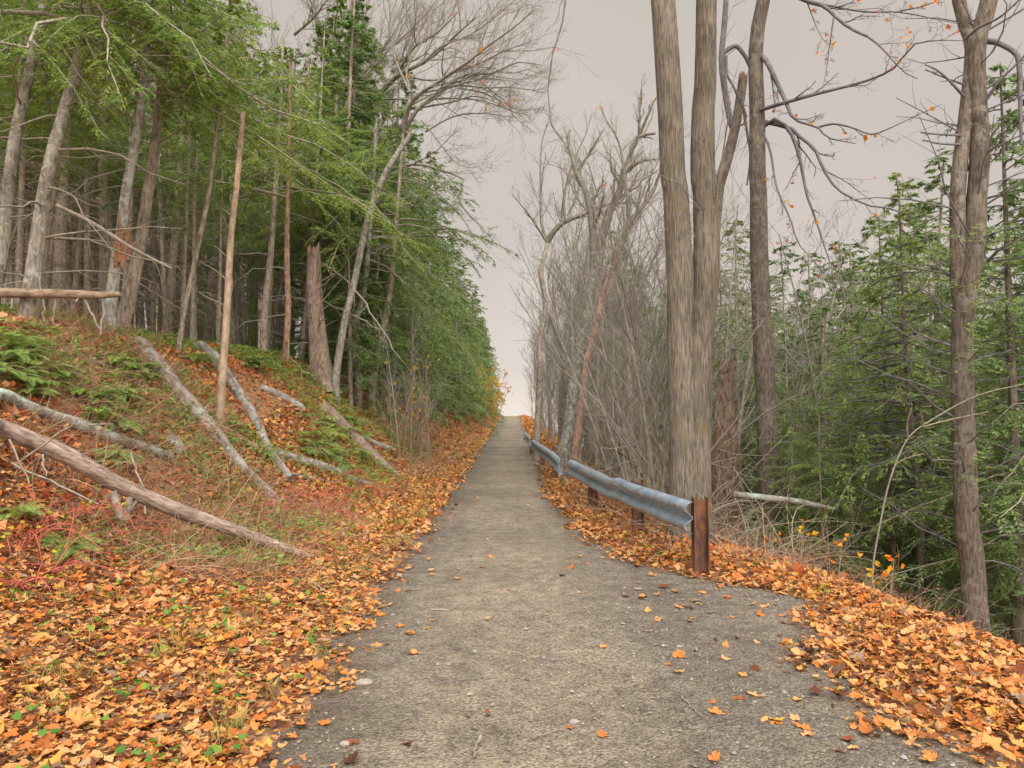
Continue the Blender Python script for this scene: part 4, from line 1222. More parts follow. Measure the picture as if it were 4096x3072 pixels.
def fill_right_hemlocks():
    n = 0
    pts = []
    while n < 64:
        y = 12 + 44 * rng.uniform() ** 1.3
        k = rng.uniform(.40, .78)
        if y > 18: k = rng.uniform(.13, .80)
        x = k * y
        if any((x - a) ** 2 + (y - b) ** 2 < 2.2 for a, b in pts): continue
        pts.append((x, y)); n += 1
        z = float(H(x, y))
        top = np.interp(x / y, [.12, .2, .36, .45, .6, .78], [2.6, 3.8, 3.6, 4.4, 5.4, 5.0]) * rng.uniform(.75, 1.1) * (y / 14) ** .75
        s = float(np.clip((top - z) / 9, .4, 1.5))
        lab, g = ('feathery green hemlock on the near slope below the drop-off', 'near hemlocks below the drop-off') if y < 19 else ('greyer hemlock standing far down the right slope', 'far hemlocks down the right slope')
        young[int(rng.integers(0, 3))].put(lab, g, (x, y, z), rng.uniform(0, 6.28), s)


fill_right_hemlocks()
for x, y, s_ in ((5.6, 19, .95), (7.4, 21, 1.05), (6.6, 25, 1.2), (9.6, 24, 1.1), (8.4, 29, 1.35), (5.4, 27, 1.05), (11.5, 27, 1.2), (10.5, 33, 1.5), (4.2, 30, .95), (13, 36, 1.5), (6.6, 16, .85), (5.0, 36, 1.2), (3.9, 24, .8)):
    young[int(x * 7) % 3].put('tall hemlock behind the dark tree and twin stems, dimmed by bare twigs', 'hemlocks behind the dark tree', (x, y, float(H(x, y))), rng.uniform(0, 6.28), s_)
for i in range(16):
    y = rng.uniform(9.6, 15); x = y * rng.uniform(.33, .68) + .3
    if free(x, y, .5): young[1].put('low bushy young hemlock on the near slope under the taller ones', 'low young hemlocks on the near slope', (x, y, float(H(x, y))), rng.uniform(0, 6.28), rng.uniform(.26, .42))
for x, y, s_, l_ in ((6.9, 9.6, .98, 'bushy hemlock at the right border just beyond the forked trunk'), (8.2, 11.5, 1.0, 'hemlock at the right border, second beyond the forked trunk'), (7.4, 13.5, .85, 'hemlock showing between the two slender trunks and the forked trunk')):
    young[0].put(l_, 'x', (x, y, float(H(x, y))), rng.uniform(0, 6.28), s_)['group'] = 'hemlocks about the forked trunk'


def slim_trunk(label, pts, wpx, d, nb=66, top_z=4.7):
    P = px_trunk(pts, d, top_z); o = P[0].copy(); L = P - o
    root = thing('hemlock_tree', label, 'tree', o)
    r = wpx * d / FOC / 2
    obj('trunk', trunk_mb(L, r, .008, 12).mesh('trunk', M['dark_bark']), root)
    lb, fo = hemlock_parts(L, None, 2.0, L[-1, 2], nb, 1.9, None, (.6, 6, 30), .55, .085, .25, 11, .12)
    obj('limbs', lb.mesh('limbs', M['twig_dark']), root)
    obj('crown', fo.mesh('crown', M['needles_young'], False), root)


slim_trunk('slender dark hemlock trunk, left of two on the slope by the orange seedling', [(893, 575), (892, 520), (886, 430), (884, 350), (880, 250)], 6.5, 12)
slim_trunk('slender dark hemlock trunk, right of two on the slope behind the orange seedling', [(920, 590), (921, 520), (912, 430), (905, 340), (900, 225)], 8, 11)
slim_trunk('dark thick trunk at the right border, half hidden in needles', [(1018, 620), (1017, 520), (1014, 420), (1010, 330)], 14, 9.5, 70, 6)


# pale bent sapling crossing the slope
def bent_sapling():
    d = 8.2
    pts = [(882, 600)] + C32((900, 1659), (1000, 1050), (1080, 750), (1200, 480), (1350, 350), (1780, 110), (2212, 0), (2500, -60))
    W = [at(a, b, d) for a, b in pts]; W[0][2] = float(H(W[0][0], d)) - .05
    o = W[0].copy(); P = resample(W, 30) - o
    root = thing('sapling', 'pale bare sapling bent over to the right across the slope', 'sapling', o)
    R = np.linspace(.011, .004, 30)
    mb = MB(); tubes(mb, P, R, 8, .03); obj('trunk', mb.mesh('trunk', M['twig']), root)
    mb = MB()
    L = [px_limb(C32(*q), d, d - .2, o) for q in (((1110, 690), (1200, 640), (1350, 600)), ((1340, 370), (1560, 310), (1900, 240)), ((1340, 350), (1320, 240)), ((1210, 470), (1200, 350), (1240, 200)))]
    bare_crown(mb, L, [(.008, .004)] * 4, ((4, (.1, .3)),), lift=.05)
    obj('limbs', mb.mesh('limbs', M['twig_tan']), root)


bent_sapling()


# ------------------------------------------------------------------ fallen logs
def log(label, pts, wpx, mat, d=None, lift=.0, stubs=0, stub_len=.12, conform=True, d2=None, cap='raw_wood', k=14, name='fallen_log', cat='log', group=None):
    n = len(pts)
    W = []
    for i, (a, b) in enumerate(pts):
        if d is None: q = hit(a, b); W.append(q)
        else:
            dd = d + ((d2 if d2 is not None else d) - d) * i / max(n - 1, 1); W.append(at(a, b, dd))
    W = np.array(W)
    if d is None:                                    # a straight-running log: even out the depths met along it
        k_ = np.arange(n); c_ = np.polyfit(k_, W[:, 1], min(1, n - 1)); dd_ = .75 * np.polyval(c_, k_) + .25 * W[:, 1]
        W = np.array([at(a, b, q_) for (a, b), q_ in zip(pts, dd_)])
    dm_ = W[:, 1].mean()
    nn = 30
    P = resample(W, nn)
    R = np.interp(np.linspace(0, 1, nn), np.linspace(0, 1, len(wpx)), np.array(wpx)) * np.interp(np.linspace(0, 1, nn), np.linspace(0, 1, n), W[:, 1]) / FOC / 2
    if conform: P[:, 2] = np.maximum(H(P[:, 0], P[:, 1]) + R * .45 + lift, np.minimum(P[:, 2], H(P[:, 0], P[:, 1]) + R * 1.6))
    o = P[0].copy(); o[2] = float(H(o[0], o[1])); P = P - o
    root = thing(name, label, cat, o, group)
    from mathutils import Vector
    rot = Vector((0, 0, 1)).rotation_difference(Vector(P[-1] - P[0]))        # the bark grain runs along local z
    Rm = np.array(rot.to_matrix())
    mb = MB(); tubes(mb, P @ Rm, R, k, .035, cap=True); tr = obj('trunk', mb.mesh('trunk', M[mat]), root)
    tr.rotation_mode = 'QUATERNION'; tr.rotation_quaternion = rot
    if stubs:
        q, rq = spawn(P[None], R[None], stubs, ln=(stub_len * .4, stub_len), ang=(.9, 1.4), lift=.1, n=4, rfac=.22, taper_len=0)
        for a, b in zip(q, rq):
            mb = MB(); tubes(mb, a, b, 4); obj('limb', mb.mesh('limb', M['deadlimb']), root)
    return root, P, R, o


lg, P, R, o = log('longest fallen log, brown and propped on stub branches, slanting down to the leaves', C02((-120, 330), (0, 380), (560, 610), (1000, 860), (1500, 1080), (1950, 1240)) + [(310, 557)], [19, 18, 16.5, 15, 12, 6], 'log_bark', 6.3, d2=8.0, conform=False)
mb = MB()
for a, b, w in (((975, 930), (1050, 1160), 9), ((1120, 980), (1085, 1170), 8), ((1180, 1010), (1130, 1090), 2.5), ((1250, 1050), (1255, 1120), 2)):
    Q = resample([at(*C02(a)[0], 7.0), at(*C02(b)[0], 7.0)], 6) - o
    tubes(mb, Q, np.linspace(w * .8, w, 6) * 7.0 / FOC / 2, 8, .05)
for a, b in (((80, 480), (250, 860)), ((370, 610), (400, 790)), ((1130, 590), (1240, 890)), ((150, 700), (670, 310)), ((100, 680), (850, 1040))):
    Q = resample([at(*C02(a)[0], 6.5), at(*C02(b)[0], 6.45)], 8, .01) - o
    tubes(mb, Q, np.linspace(2.4, 1.6, 8) * 6.5 / FOC / 2, 5)
q, rq = spawn(P[None], R[None], 26, ln=(.03, .12), ang=(.8, 1.4), lift=.1, n=5, rfac=.07, taper_len=0); tubes(mb, q, rq, 3)
obj('limbs', mb.mesh('limbs', M['deadlimb']), lg)

log('curving blue-green lichen-covered log lying above the longest log', C02((-80, 190), (0, 220), (300, 300), (550, 390), (800, 510), (1050, 530), (1250, 610), (1480, 680)), [14, 12, 12, 11, 8], 'moss_log', stubs=8, lift=.05)
log('grey flaky-barked log running straight down the bank, widest of the upper logs', C01((1190, 1310), (1300, 1500), (1430, 1659)) + C02((1480, 110), (1650, 270), (1850, 490), (2000, 690), (2150, 810)) + C12((60, 900), (200, 1050)), [16, 18, 18, 16, 13, 10], 'grey_log', stubs=5)
log('short pointed grey log stub beside the flaky grey log', C02((1440, 430), (1500, 540), (1570, 650)), [7, 13, 15], 'grey_log')
log('smooth grey log with a rounded upper end passing behind the pale dead pole', C01((1730, 1345), (1860, 1500), (1950, 1640)) + C02((2100, 250), (2212, 430)) + C12((60, 550), (180, 680), (290, 800)), [15, 14.5, 13, 12, 11, 8], 'grey_log', stubs=3)
log('dark branch log forking off the smooth grey log toward the path', C12((130, 590), (300, 690), (500, 730), (700, 790), (930, 860), (1050, 900)), [9, 11, 10, 8, 5], 'grey_log', stubs=4)
log('thin crooked pole lying under the forked branch log', C12((300, 800), (500, 840), (700, 860), (800, 870)), [5, 4.5, 4, 3], 'grey_log')
log('brown ridged log slanting down the bank nearest to the path', C12((555, 230), (700, 350), (850, 500), (1000, 640), (1120, 740), (1230, 825)), [14, 14.5, 14, 12, 7], 'log_bark', stubs=4)
log('short pale log end poking out right of the brown ridged log', C12((890, 490), (1020, 530), (1155, 580)), [6, 7, 7], 'pale_bark')
log('pale half-buried log among ferns above the forked branch log', C12((50, 40), (200, 130), (400, 240)), [7, 9.5, 9], 'pale_bark')
log('rotting red-brown log sunk in the leaves near the dead pole', C02((1720, 300), (1950, 430), (2212, 570)), [6, 8, 8], 'red_bark')
log('mossy decayed log sunk among ferns at the upper left of the bank', C01((760, 1440), (950, 1590), (1150, 1659)) + C02((1300, 110),), [6, 9, 9, 6], 'rot_wood')
lg, P, R, o = log('broken horizontal log held up on thin props at the left border', C01((-260, 880), (0, 870), (500, 880), (900, 890), (1040, 880)), [10, 10, 9.5, 8.5, 5], 'deadlog', 10.0, conform=False)
mb = MB()
for a, b in (((890, 920), (870, 1230)), ((345, 740), (350, 850)), ((700, 900), (650, 950)), ((370, 930), (380, 1130)), ((730, 930), (860, 1180)), ((470, 930), (470, 1150)), ((-40, 900), (0, 1300)), ((110, 920), (90, 1010))):
    Q = resample([at(*C01(a)[0], 10), at(*C01(b)[0], 9.95)], 6, .01) - o
    tubes(mb, Q, np.linspace(2.6, 2.0, 6) * 10 / FOC / 2, 5)
obj('limbs', mb.mesh('limbs', M['deadlimb']), lg)
log('lichen-spotted fallen log lying level across the foot of the dark tree', [(733, 494), (768, 498), (800, 502), (834, 509)], [6, 6.5, 6, 3.5], 'moss_log', 10.6, conform=False, stubs=6)
log('thin crooked fallen branch on the leaves right of the guardrail post', C22((1850, 1380), (2000, 1410), (2200, 1450), (2400, 1530)), [2.6, 2.4, 2, 1.4], 'grey_log', name='fallen_branch', cat='branch')
log('dark snapped branch leaning over the brush beyond the guardrail', C22((810, 520), (930, 590), (1040, 665)), [3.4, 3, 2.5], 'rot_wood', 14.5, conform=False, name='fallen_branch', cat='branch', stubs=5)
log('pale forked branch upright behind the guardrail near the twin stems', C22((1280, 755), (1320, 840), (1370, 885)), [4.2, 3.8, 2.8], 'pale_bark', 11.5, conform=False, name='fallen_branch', cat='branch')
# big dead limb slanting in front of the left trunks
log('long dead limb hanging at a slant in front of the left trunks', C01((480, 110), (800, 270), (1150, 490), (1480, 660)), [4, 4, 3.4, 2.4], 'deadlimb', 9.8, d2=10.6, conform=False, name='hanging_branch', cat='branch', stubs=9, stub_len=.35)


# ------------------------------------------------------------------ guardrail
def guardrail():
    path = np.array([(1.80, 7.72, .565), (1.66, 8.9, .56), (1.53, 10.0, .555), (1.41, 11.3, .535), (1.30, 12.5, .55), (1.19, 13.9, .56), (1.11, 14.85, .56), (1.06, 15.35, .44)])
    path2 = np.array([(1.03, 15.55, .34), (1.00, 16.0, .50), (.95, 17.5, .56), (.87, 20.5, .56), (.78, 24.0, .55), (.73, 27.0, .54), (.72, 27.8, .44)])
    path3 = np.array([(.71, 28.0, .40), (.70, 29.2, .56), (.66, 32, .56), (.62, 35.5, .55), (.64, 36.4, .42)])
    root = thing('guardrail', 'dented steel guardrail on rusty posts running along the right edge of the trail', 'guardrail', (1.8, 7.72, 0))
    o = np.array([1.8, 7.72, 0])
    prof = np.array([(-.004, .158), (.012, .156), (.05, .135), (.078, .108), (.083, .088), (.074, .068), (.03, .035), (.004, .014), (0, 0), (.004, -.014), (.03, -.035), (.074, -.068), (.083, -.088), (.078, -.108), (.05, -.135), (.012, -.156), (-.004, -.158)])
    full = resample(path, 60)
    lap_a, lap_b = full[full[:, 1] < 11.55], full[full[:, 1] > 11.25] + [.007, 0, 0]
    for j, pth in ((0, lap_a), (0, lap_b), (1, path2), (2, path3)):
        n = 46
        P = resample(pth, n)
        P[:, 2] += H(P[:, 0], P[:, 1]) * .0 + (np.array(H(0 * P[:, 0], P[:, 1])))
        T = norm(np.gradient(P, axis=0)); nr = norm(np.cross(T, UP)) * -1          # towards the trail
        nr = norm(nr); nr *= np.sign(-nr[:, :1])
        flat = np.ones(n)
        tw = np.zeros(n)
        y = P[:, 1]
        if j == 0:
            tw += .10 * np.exp(-((y - 11.1) / .5) ** 2)
            P[:, 2] += .02 * np.exp(-((y - 10.6) / .4) ** 2) - .02 * np.exp(-((y - 11.2) / .35) ** 2); flat -= .3 * np.exp(-((y - 11.1) / .3) ** 2) + .75 * sstep(14.7, 15.3, y)
            tw += .9 * sstep(14.7, 15.35, y)
        if j == 1: flat -= .7 * (1 - sstep(15.5, 16.2, y)) + .6 * sstep(27, 27.8, y); tw -= .8 * (1 - sstep(15.5, 16.0, y))
        if j == 2: flat -= .6 * (1 - sstep(28, 29, y)); tw -= .7 * (1 - sstep(28, 29, y)) - .5 * sstep(35.5, 36.4, y)
        k = len(prof)
        a, b = prof[:, 0][None] * flat[:, None], prof[:, 1][None] * (1 + 0 * flat[:, None])
        u = a * np.cos(tw)[:, None] - b * np.sin(tw)[:, None]; v = a * np.sin(tw)[:, None] + b * np.cos(tw)[:, None]
        jit = rng.normal(0, .002, (n, 1))
        front = P[:, None] + (u + jit)[..., None] * nr[:, None] + v[..., None] * UP - o
        back = front - nr[:, None] * .006
        V = np.concatenate([front, back[:, ::-1]], 1); kk = 2 * k
        i = np.arange(n * kk).reshape(n, kk); nx = np.roll(i, -1, 1)
        F = np.stack([i[:-1], nx[:-1], nx[1:], i[1:]], -1).reshape(-1, 4)
        mb = MB(); mb.add(V.reshape(-1, 3), F)
        for e in (0, n - 1):
            w = V[e]; m_ = np.arange(k - 1)
            mb.add(w, np.stack([m_, m_ + 1, kk - 2 - m_, kk - 1 - m_], 1))
        me = mb.mesh('rail_panel', M['steel'])
        pan = obj('rail_panel', me, root)
        if j == 0 and pth is lap_a:
            for yy in (7.85, 8.02, 9.9, 10.1, 11.33, 11.47):
                for zz, nn_ in ((.088, .085), (-.088, .085)):
                    q = np.array([np.interp(yy, P[:, 1], P[:, c]) for c in range(3)]); t_ = norm(np.array([np.interp(yy + .1, P[:, 1], P[:, c]) for c in range(3)]) - q)
                    m2 = MB(); c0 = q + np.array([-1, -.13, 0]) * nn_ + UP * (zz + .012) - o
                    tubes(m2, np.array([c0 - t_ * .018, c0, c0 + t_ * .018]), np.array([.004, .006, .004]), 6, cap=True)
                    obj('bolt_slot', m2.mesh('bolt_slot', M['rot_wood']), pan)
    # I-beam posts
    for x, y, h in ((1.89, 7.78, .76), (1.63, 10.02, .74), (1.36, 13.0, .70), (1.03, 18.6, .6), (.93, 23.5, .6), (.77, 30.5, .6)):
        z0 = float(H(x, y)) - .2
        mb = MB()

        def box(cx, cy, sx, sy, za, zb, nz=10):
            zz = np.linspace(za, zb, nz)
            c = np.array([(-1, -1), (1, -1), (1, 1), (-1, 1)]) * [sx / 2, sy / 2] + [cx, cy]
            V = np.concatenate([np.column_stack([c + rng.normal(0, .0012, c.shape), np.full(4, z)]) for z in zz])
            F = [[4 * i + j, 4 * i + (j + 1) % 4, 4 * i + 4 + (j + 1) % 4, 4 * i + 4 + j] for i in range(nz - 1) for j in range(4)] + [[3, 2, 1, 0], [4 * nz - 4, 4 * nz - 3, 4 * nz - 2, 4 * nz - 1]]
            mb.add(V, np.array(F))
        L = np.array([x, y, 0]) - o
        top = h + float(H(0, y))
        box(L[0] - .068, L[1], .012, .15, z0, top)
        box(L[0] + .068, L[1], .012, .15, z0, top + .005)
        box(L[0], L[1], .125, .008, z0, top - .02)
        obj('post', mb.mesh('post', M['rust'], False), root)


guardrail()


# ------------------------------------------------------------------ ferns, brambles, seedlings
def fern_proto(nf, l):
    root_mb = MB(); st = MB()
    for i in range(nf):
        a = 6.283 * i / nf + rng.normal(0, .25)
        t = np.linspace(0, 1, 30)
        L = l * rng.uniform(.7, 1.1)
        out = L * (t * .85); up = L * (t * .75 - .72 * t * t)
        P = np.stack([np.cos(a) * out, np.sin(a) * out, up + .02], 1)
        tubes(st, P, np.linspace(.003, .001, 30), 3)
        tg = norm(np.gradient(P, axis=0)); sd = norm(np.cross(tg, UP)); nr = np.cross(sd, tg)
        for s in (-1, 1):
            w = L * .2 * np.sin(np.pi * (t * .88 + .1)) ** .8
            for sub in (0,):
                q = P + tg * (L / 30 * sub)
                d = norm(sd * s * .95 + tg * .35 - UP * .12)
                diamonds(root_mb, q[1:], d[1:], nr[1:], w[1:], np.full(29, L / 44))
    root = thing('fern', 'fern', 'fern')
    obj('fronds', root_mb.mesh('fronds', M['fern'], False), root)
    obj('stalks', st.mesh('stalks', M['twig_tan']), root)
    return Proto(root)


ferns = [fern_proto(n, l) for n, l in ((9, .5), (7, .42), (11, .58))]


def put_ferns():
    spots = []
    for q, n, s in ((C01((120, 1330)), 5, 70), (C01((300, 1450)), 4, 90), (C01((60, 1560)), 5, 60), (C01((400, 1600)), 4, 80), (C01((1050, 1480)), 4, 60), (C01((1120, 1560)), 3, 50), (C01((1680, 1440)), 3, 40), (C01((1480, 1560)), 1, 30), (C01((2130, 1480)), 4, 40),
                    (C02((250, 60)), 4, 70), (C02((800, 130)), 6, 70), (C02((830, 300)), 3, 50), (C02((1000, 440)), 3, 60), (C02((1000, 650)), 3, 60), (C02((2000, 400)), 2, 40), (C02((1060, 100)), 3, 60), (C02((150, 1140)), 2, 40), (C02((620, 1450)), 2, 60),
                    (C12((950, 160)), 5, 60), (C12((650, 130)), 4, 60), (C12((820, 300)), 5, 60), (C12((420, 320)), 5, 70), (C12((650, 430)), 3, 40), (C12((450, 520)), 5, 60), (C12((600, 620)), 5, 60), (C12((740, 720)), 2, 40), (C12((880, 420)), 4, 50), (C12((900, 630)), 2, 30),
                    (C12((1100, 280)), 4, 50), (C12((50, 620)), 2, 30), (C12((1330, 410)), 2, 30), (C11((120, 1450)), 3, 30), (C11((420, 1560)), 3, 40), (C12((1120, 620)), 2, 30)):
        for _ in range(int(n * 1.8)):
            a, b = q[0]
            spots.append((a + rng.normal(0, s / 8.64 * 1.0), b + rng.normal(0, s / 8.64 * .75)))
    for i, (a, b) in enumerate(spots):
        p = hit(a, b + 2)
        if p[1] > 30 or p[0] > -1.9: continue
        upper = b < 395 and a < 180
        right = a > 250
        lab, g = ('green fern in the dense patch at the upper left of the bank', 'ferns at the upper left of the bank') if upper else ('bright fern between the logs nearest the path', 'ferns between the lower logs') if right else ('fern growing among the logs of the mid bank', 'ferns of the mid bank')
        ferns[i % 3].put(lab, g, tuple(p), rng.uniform(0, 6.28), rng.uniform(.55, 1.0), (rng.normal(0, .1), rng.normal(.15, .1)))


put_ferns()


def bramble_proto(n, l):
    root = thing('bramble', 'bramble', 'shrub')
    t = np.linspace(0, 1, 12)[None, :, None]
    a = rng.uniform(0, 6.28, n)
    d = np.stack([np.cos(a), np.sin(a), rng.uniform(.5, 1.5, n)], 1); d = norm(d)
    L = l * rng.uniform(.5, 1.1, n)
    P = rng.normal(0, .07, (n, 1, 3)) * [1, 1, 0] + L[:, None, None] * (d[:, None] * t - UP * rng.uniform(.4, .85, n)[:, None, None] * t ** 2 + rng.normal(0, .12, (n, 1, 3)) * t * t)
    R = rng.uniform(.0038, .0066, n)[:, None] * np.linspace(1, .5, 12)[None]
    mb = MB(); tubes(mb, P, R, 4)
    Q, RQ = spawn(P, R, 6, ln=(.15, .4), ang=(.4, .9), lift=.05, n=6, rfac=.7, rmin=.002); tubes(mb, Q, RQ, 3)
    obj('canes', mb.mesh('canes', M['red_stem']), root)
    b = rng.integers(0, len(Q), 30); p, tg, r = sample_on(Q, RQ, b, rng.uniform(.3, 1, 30))
    m2 = MB(); leaf_sheet(m2, p, rng.uniform(.02, .04, 30), tilt=.5, detail=False)
    obj('leaves', m2.mesh('leaves', M['yellow_leaf'], False), root)
    return Proto(root)


bram = [bramble_proto(n, l) for n, l in ((14, .9), (10, 1.1), (18, .75))]
for i, (a, b) in enumerate([(292, 500), (312, 498), (330, 505), (345, 496), (360, 492), (300, 520), (325, 522), (270, 500), (255, 512), (372, 500), (348, 512), (285, 535), (310, 540), (240, 528), (205, 545), (225, 552), (262, 540), (190, 525),
                            (165, 535), (130, 525), (150, 555), (100, 545), (70, 520), (40, 530), (20, 550), (95, 515), (385, 490), (340, 480), (15, 590), (55, 575)]):
    p = hit(a, b)
    g = ('red bramble tangle at the end of the longest log', 'brambles at the log end') if a > 235 else ('red bramble canes arching beneath the longest log', 'brambles beneath the longest log')
    bram[i % 3].put(g[0], g[1], tuple(p), rng.uniform(0, 6.28), rng.uniform(.65, 1.1))
tall = bramble_proto(3, 1.0)
tall.put('two tall red canes standing alone in the front leaf litter', 'x', tuple(hit(138, 652)), 1.0, (.6, .6, 1.1))
del tall.root['group']


def seedling(label, px, py, h, n, mat, size, spread=.12, name='maple_seedling'):
    p = hit(px, py)
    root = thing(name, label, 'seedling', tuple(p))
    mb = MB()
    P = resample([(0, 0, -.02), (.02, 0, h * .5), (.05, .01, h)], 10)
    R = np.linspace(.005, .002, 10)
    tubes(mb, P, R, 5)
    Q, RQ = spawn(P[None], R[None], max(n // 2, 3), trange=(.35, 1), ln=(.25, .5), ang=(.7, 1.2), lift=.15, n=5, rfac=.6, rmin=.0015); tubes(mb, Q, RQ, 3)
    obj('stem', mb.mesh('stem', M['twig_tan']), root)
    b = rng.integers(0, len(Q), n); q, tg, r = sample_on(Q, RQ, b, rng.uniform(.6, 1, n))
    m2 = MB(); leaf_sheet(m2, q, rng.uniform(.8, 1.2, n) * size, tilt=.6); obj('leaves', m2.mesh('leaves', M[mat], False), root)


seedling('bright orange maple seedling standing on the edge of the drop-off', 890, 606, .42, 14, 'orange_leaf', .045)
seedling('small orange-red seedling near the mossy forked trunk', 950, 612, .3, 8, 'orange_leaf', .045)
seedling('orange seedling leaning at the right border of the leaf pile', 1000, 630, .25, 7, 'orange_leaf', .055)
seedling('low golden weed rising from the leaves left of the orange seedling', 870, 600, .3, 16, 'gold', .03)
seedling('orange-leaved seedling by the thin crooked branch right of the post', 770, 566, .4, 12, 'orange_leaf', .033)
seedling('rusty orange seedling halfway along the edge of the drop-off', 838, 590, .45, 16, 'orange_leaf', .034)
seedling('golden-leaved seedling in front of the dark tree\'s fallen log', 800, 572, .5, 18, 'gold', .035)
seedling('yellow-green weed at the edge of the gravel turnout', 822, 604, .2, 10, 'yellow_leaf', .03, name='weed_plant')
seedling('pale green weed beside the rusty guardrail post', 733, 545, .35, 12, 'yellow_leaf', .035, name='weed_plant')


# moss at the gravel edge by the post
def moss():
    mb = MB()
    for px, py, r, n in ((664, 556, .13, 1500), (645, 549, .09, 500), (676, 560, .07, 300)):
        c = hit(px, py)
        q = c + rng.normal(0, .5, (n, 3)) * [r, r * 1.3, 0]
        q[:, 2] = H(q[:, 0], q[:, 1]) + .008 + .02 * np.exp(-((q[:, 0] - c[0]) ** 2 + (q[:, 1] - c[1]) ** 2) / r ** 2)
        diamonds(mb, q, norm(rng.normal(0, 1, (n, 3)) * [1, 1, .5] + UP * .4), norm(UP + rng.normal(0, .6, (n, 3))), rng.uniform(.012, .03, n), rng.uniform(.004, .009, n))
    tag(obj('moss', mb.mesh('moss', M['green_leaf'], False)), 'bright green moss patch on the gravel edge left of the rusty post', 'moss', kind='stuff')


moss()


# yellow-leaved shrubs
def leafy_shrub(label, px, d, h, n, mat, size, group=None):
    x = at(px, 400, d)[0]
    root = thing('shrub', label, 'shrub', (x, d, float(H(x, d))), group)
    s = 6
    t = np.linspace(0, 1, 8)[None, :, None]
    P = rng.normal(0, .15, (s, 1, 3)) * [1, 1, 0] + h * rng.uniform(.6, 1, s)[:, None, None] * (norm(rng.normal(0, .25, (s, 3)) * [1, 1, 0] + UP)[:, None] * t)
    R = np.full((s, 8), .012) * np.linspace(1, .3, 8)
    mb = MB(); tubes(mb, P, R, 4); Q, RQ = spawn(P, R, 12, ln=(.2, .4), n=5); tubes(mb, Q, RQ, 3); Q2, RQ2 = spawn(Q, RQ, 5, ln=(.3, .6), n=4); tubes(mb, Q2, RQ2, 3)
    obj('stems', mb.mesh('stems', M['twig_tan']), root)
    b = rng.integers(0, len(Q2), n); p, tg, r = sample_on(Q2, RQ2, b, rng.uniform(.3, 1, n))
    m2 = MB(); leaf_sheet(m2, p, rng.uniform(.7, 1.3, n) * size, tilt=.8, detail=False); obj('leaves', m2.mesh('leaves', M[mat], False), root)


leafy_shrub('yellow-leaved shrub at the far end of the hemlock wall, beside the trail', 489, 58, 5.0, 2600, 'gold', .065)
leafy_shrub('sparse golden-leaved shrub under the snapped stump\'s hanging limbs', 402, 19, 2.6, 90, 'gold', .055)
leafy_shrub('second golden-leaved shrub, closer to the hemlock wall', 414, 20.5, 2.8, 80, 'gold', .055)


# stones and sticks on the gravel
def stone(label, px, py, r):
    p = hit(px, py)
    u, v = np.meshgrid(np.linspace(0, math.pi, 9), np.arange(14) * 2 * math.pi / 14, indexing='ij')
    rr = r * (1 + .16 * np.sin(2 * v + 1) * np.sin(u) + rng.normal(0, .05, u.shape) * np.sin(u))
    V = np.stack([rr * np.sin(u) * np.cos(v) * 1.2, rr * np.sin(u) * np.sin(v), rr * np.cos(u) * .62 + r * .35], -1)
    i = np.arange(9 * 14).reshape(9, 14); nx = np.roll(i, -1, 1)
    mb = MB(); mb.add(V.reshape(-1, 3), np.stack([i[:-1], i[1:], nx[1:], nx[:-1]], -1).reshape(-1, 4))
    tag(obj('stone', mb.mesh('stone', M['stone']), None, tuple(p)), label, 'stone')


stone('largest brown stone on the gravel beside an orange leaf', 364, 686, .042)
stone('small dark stone just below the largest brown stone', 366, 697, .02)
stone('pale flat stone at the lower left of the path', 345, 746, .022)
stone('pale grey stone at the leafy left edge of the path', 277, 682, .03)
stone('bluish flat stone low in the middle of the path', 574, 725, .022)


def stick(label, pts, r):
    W = np.array([hit(a, b) for a, b in pts]); P = resample(W, 10, .004); P[:, 2] = H(P[:, 0], P[:, 1]) + r + .012
    o = P[0].copy()
    mb = MB(); tubes(mb, P - o, np.linspace(r, r * .6, 10), 6, .06, cap=True)
    tag(obj('stick', mb.mesh('stick', M['deadlimb']), None, tuple(o)), label, 'stick')


stick('short brown stick lying crosswise in the middle of the path', [(431, 613), (440, 612.5), (448, 612.5)], .009)
stick('curved grey twig low in the left middle of the path', [(481, 742), (476, 751), (474, 762)], .009)
stick('thin dark twig slanting beside a curled leaf at the right of the path', [(682, 700), (694, 712), (703, 720)], .004)
stick('thin twig near the pebbles at the lower middle of the path', [(532, 742), (548, 737), (562, 733)], .003)


# ------------------------------------------------------------------ light, sky, camera
SUN_EL, SUN_AZ = math.radians(42), math.radians(168)       # high, from behind the viewer (azimuth clockwise from +Y)
w = bpy.data.worlds.new('World'); sc.world = w; w.use_nodes = True
t = w.node_tree
for n in list(t.nodes): t.nodes.remove(n)
wo = t.nodes.new('ShaderNodeOutputWorld'); bg = t.nodes.new('ShaderNodeBackground')
sky = t.nodes.new('ShaderNodeTexSky'); sky.sky_type = 'NISHITA'; sky.sun_disc = False
sky.sun_elevation = SUN_EL; sky.sun_rotation = SUN_AZ; sky.air_density = 1; sky.dust_density = 3
tc = t.nodes.new('ShaderNodeTexCoord'); sx = t.nodes.new('ShaderNodeSeparateXYZ'); t.links.new(tc.outputs['Generated'], sx.inputs[0])
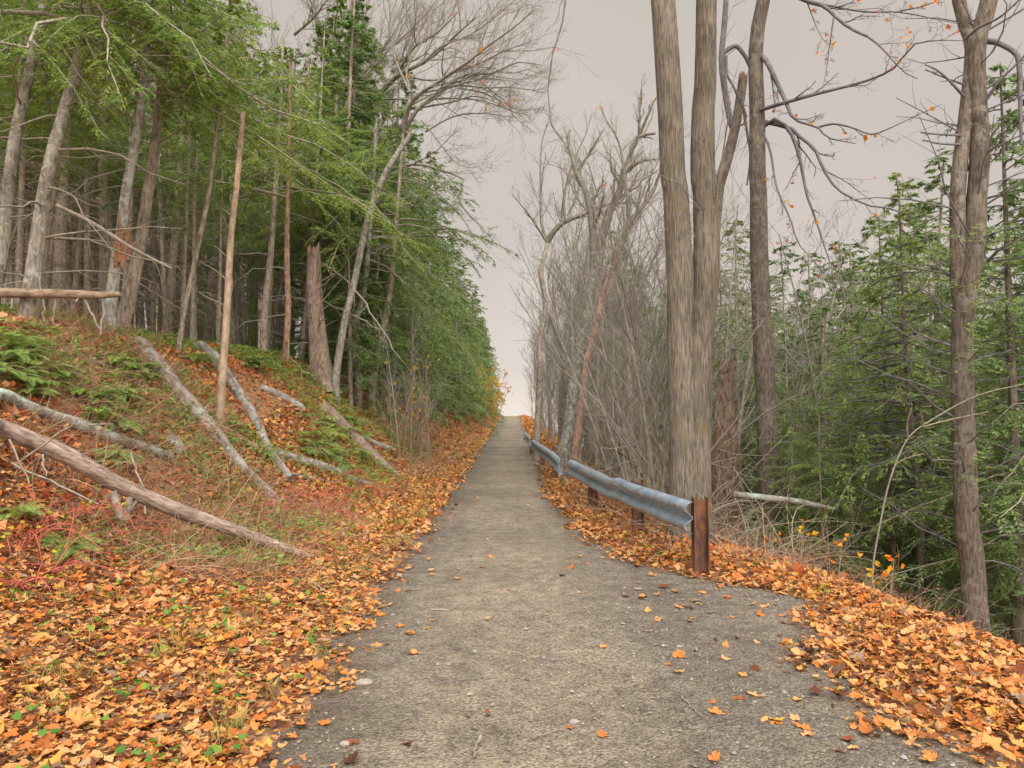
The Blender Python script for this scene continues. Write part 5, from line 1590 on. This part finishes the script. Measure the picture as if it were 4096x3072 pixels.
# overcast cloud layer: even and dim low down, three times brighter overhead as overcast skies are
K = 5.3
cl = ramp(t, [(0, (1.62 * K, 1.45 * K, 1.32 * K)), (.06, (1.38 * K, 1.23 * K, 1.12 * K)), (.22, (1.14 * K, 1.015 * K, .92 * K)), (.5, (1.02 * K, .91 * K, .82 * K)), (.75, (1.7 * K, 1.62 * K, 1.55 * K)), (1, (2.2 * K, 2.12 * K, 2.05 * K))])
t.links.new(sx.outputs[2], cl.inputs[0])
nz = noise(t, tc.outputs['Generated'], 1.7, 4, .5)
nr_ = ramp(t, [(.32, (.88, .875, .885)), (.68, (1.08, 1.075, 1.065))]); t.links.new(nz, nr_.inputs[0])
c = mixc(t, 1.0, cl.outputs[0], nr_.outputs[0], 'MULTIPLY')
# unseen bright sky lobe behind the viewer, added to light the forest faces
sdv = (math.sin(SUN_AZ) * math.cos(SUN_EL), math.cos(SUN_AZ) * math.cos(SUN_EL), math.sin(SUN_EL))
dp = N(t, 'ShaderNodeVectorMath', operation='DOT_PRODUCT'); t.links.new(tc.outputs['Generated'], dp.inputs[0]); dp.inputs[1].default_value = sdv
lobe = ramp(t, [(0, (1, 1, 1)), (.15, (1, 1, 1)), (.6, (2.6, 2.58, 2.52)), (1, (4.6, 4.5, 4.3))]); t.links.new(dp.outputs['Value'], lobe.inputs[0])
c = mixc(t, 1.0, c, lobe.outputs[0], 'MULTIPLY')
c = mixc(t, .06, c, sky.outputs[0])
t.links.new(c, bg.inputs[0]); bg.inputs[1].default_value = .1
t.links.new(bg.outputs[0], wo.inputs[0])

sd = bpy.data.lights.new('sun', 'SUN'); sd.energy = 1.5; sd.angle = math.radians(35); sd.color = (1, .96, .9)
so = bpy.data.objects.new('sun', sd); COL.objects.link(so)
so.rotation_euler = (math.pi / 2 - SUN_EL, 0, -SUN_AZ + math.pi)
so.location = (0, -20, 30)

cd = bpy.data.cameras.new('camera'); co = bpy.data.objects.new('camera', cd); COL.objects.link(co)
cd.sensor_width = 36; cd.lens = 36 * FOC / 1024; cd.clip_end = 3000; cd.clip_start = .05
co.location = (0, 0, EYE); co.rotation_euler = (math.pi / 2 + PITCH, 0, 0)
sc.camera = co
sc.view_settings.view_transform = 'Standard'; sc.view_settings.look = 'None'
sc.view_settings.exposure = .14; sc.view_settings.gamma = 1
sc.cycles.max_bounces = 8; sc.cycles.diffuse_bounces = 5; sc.cycles.transmission_bounces = 4
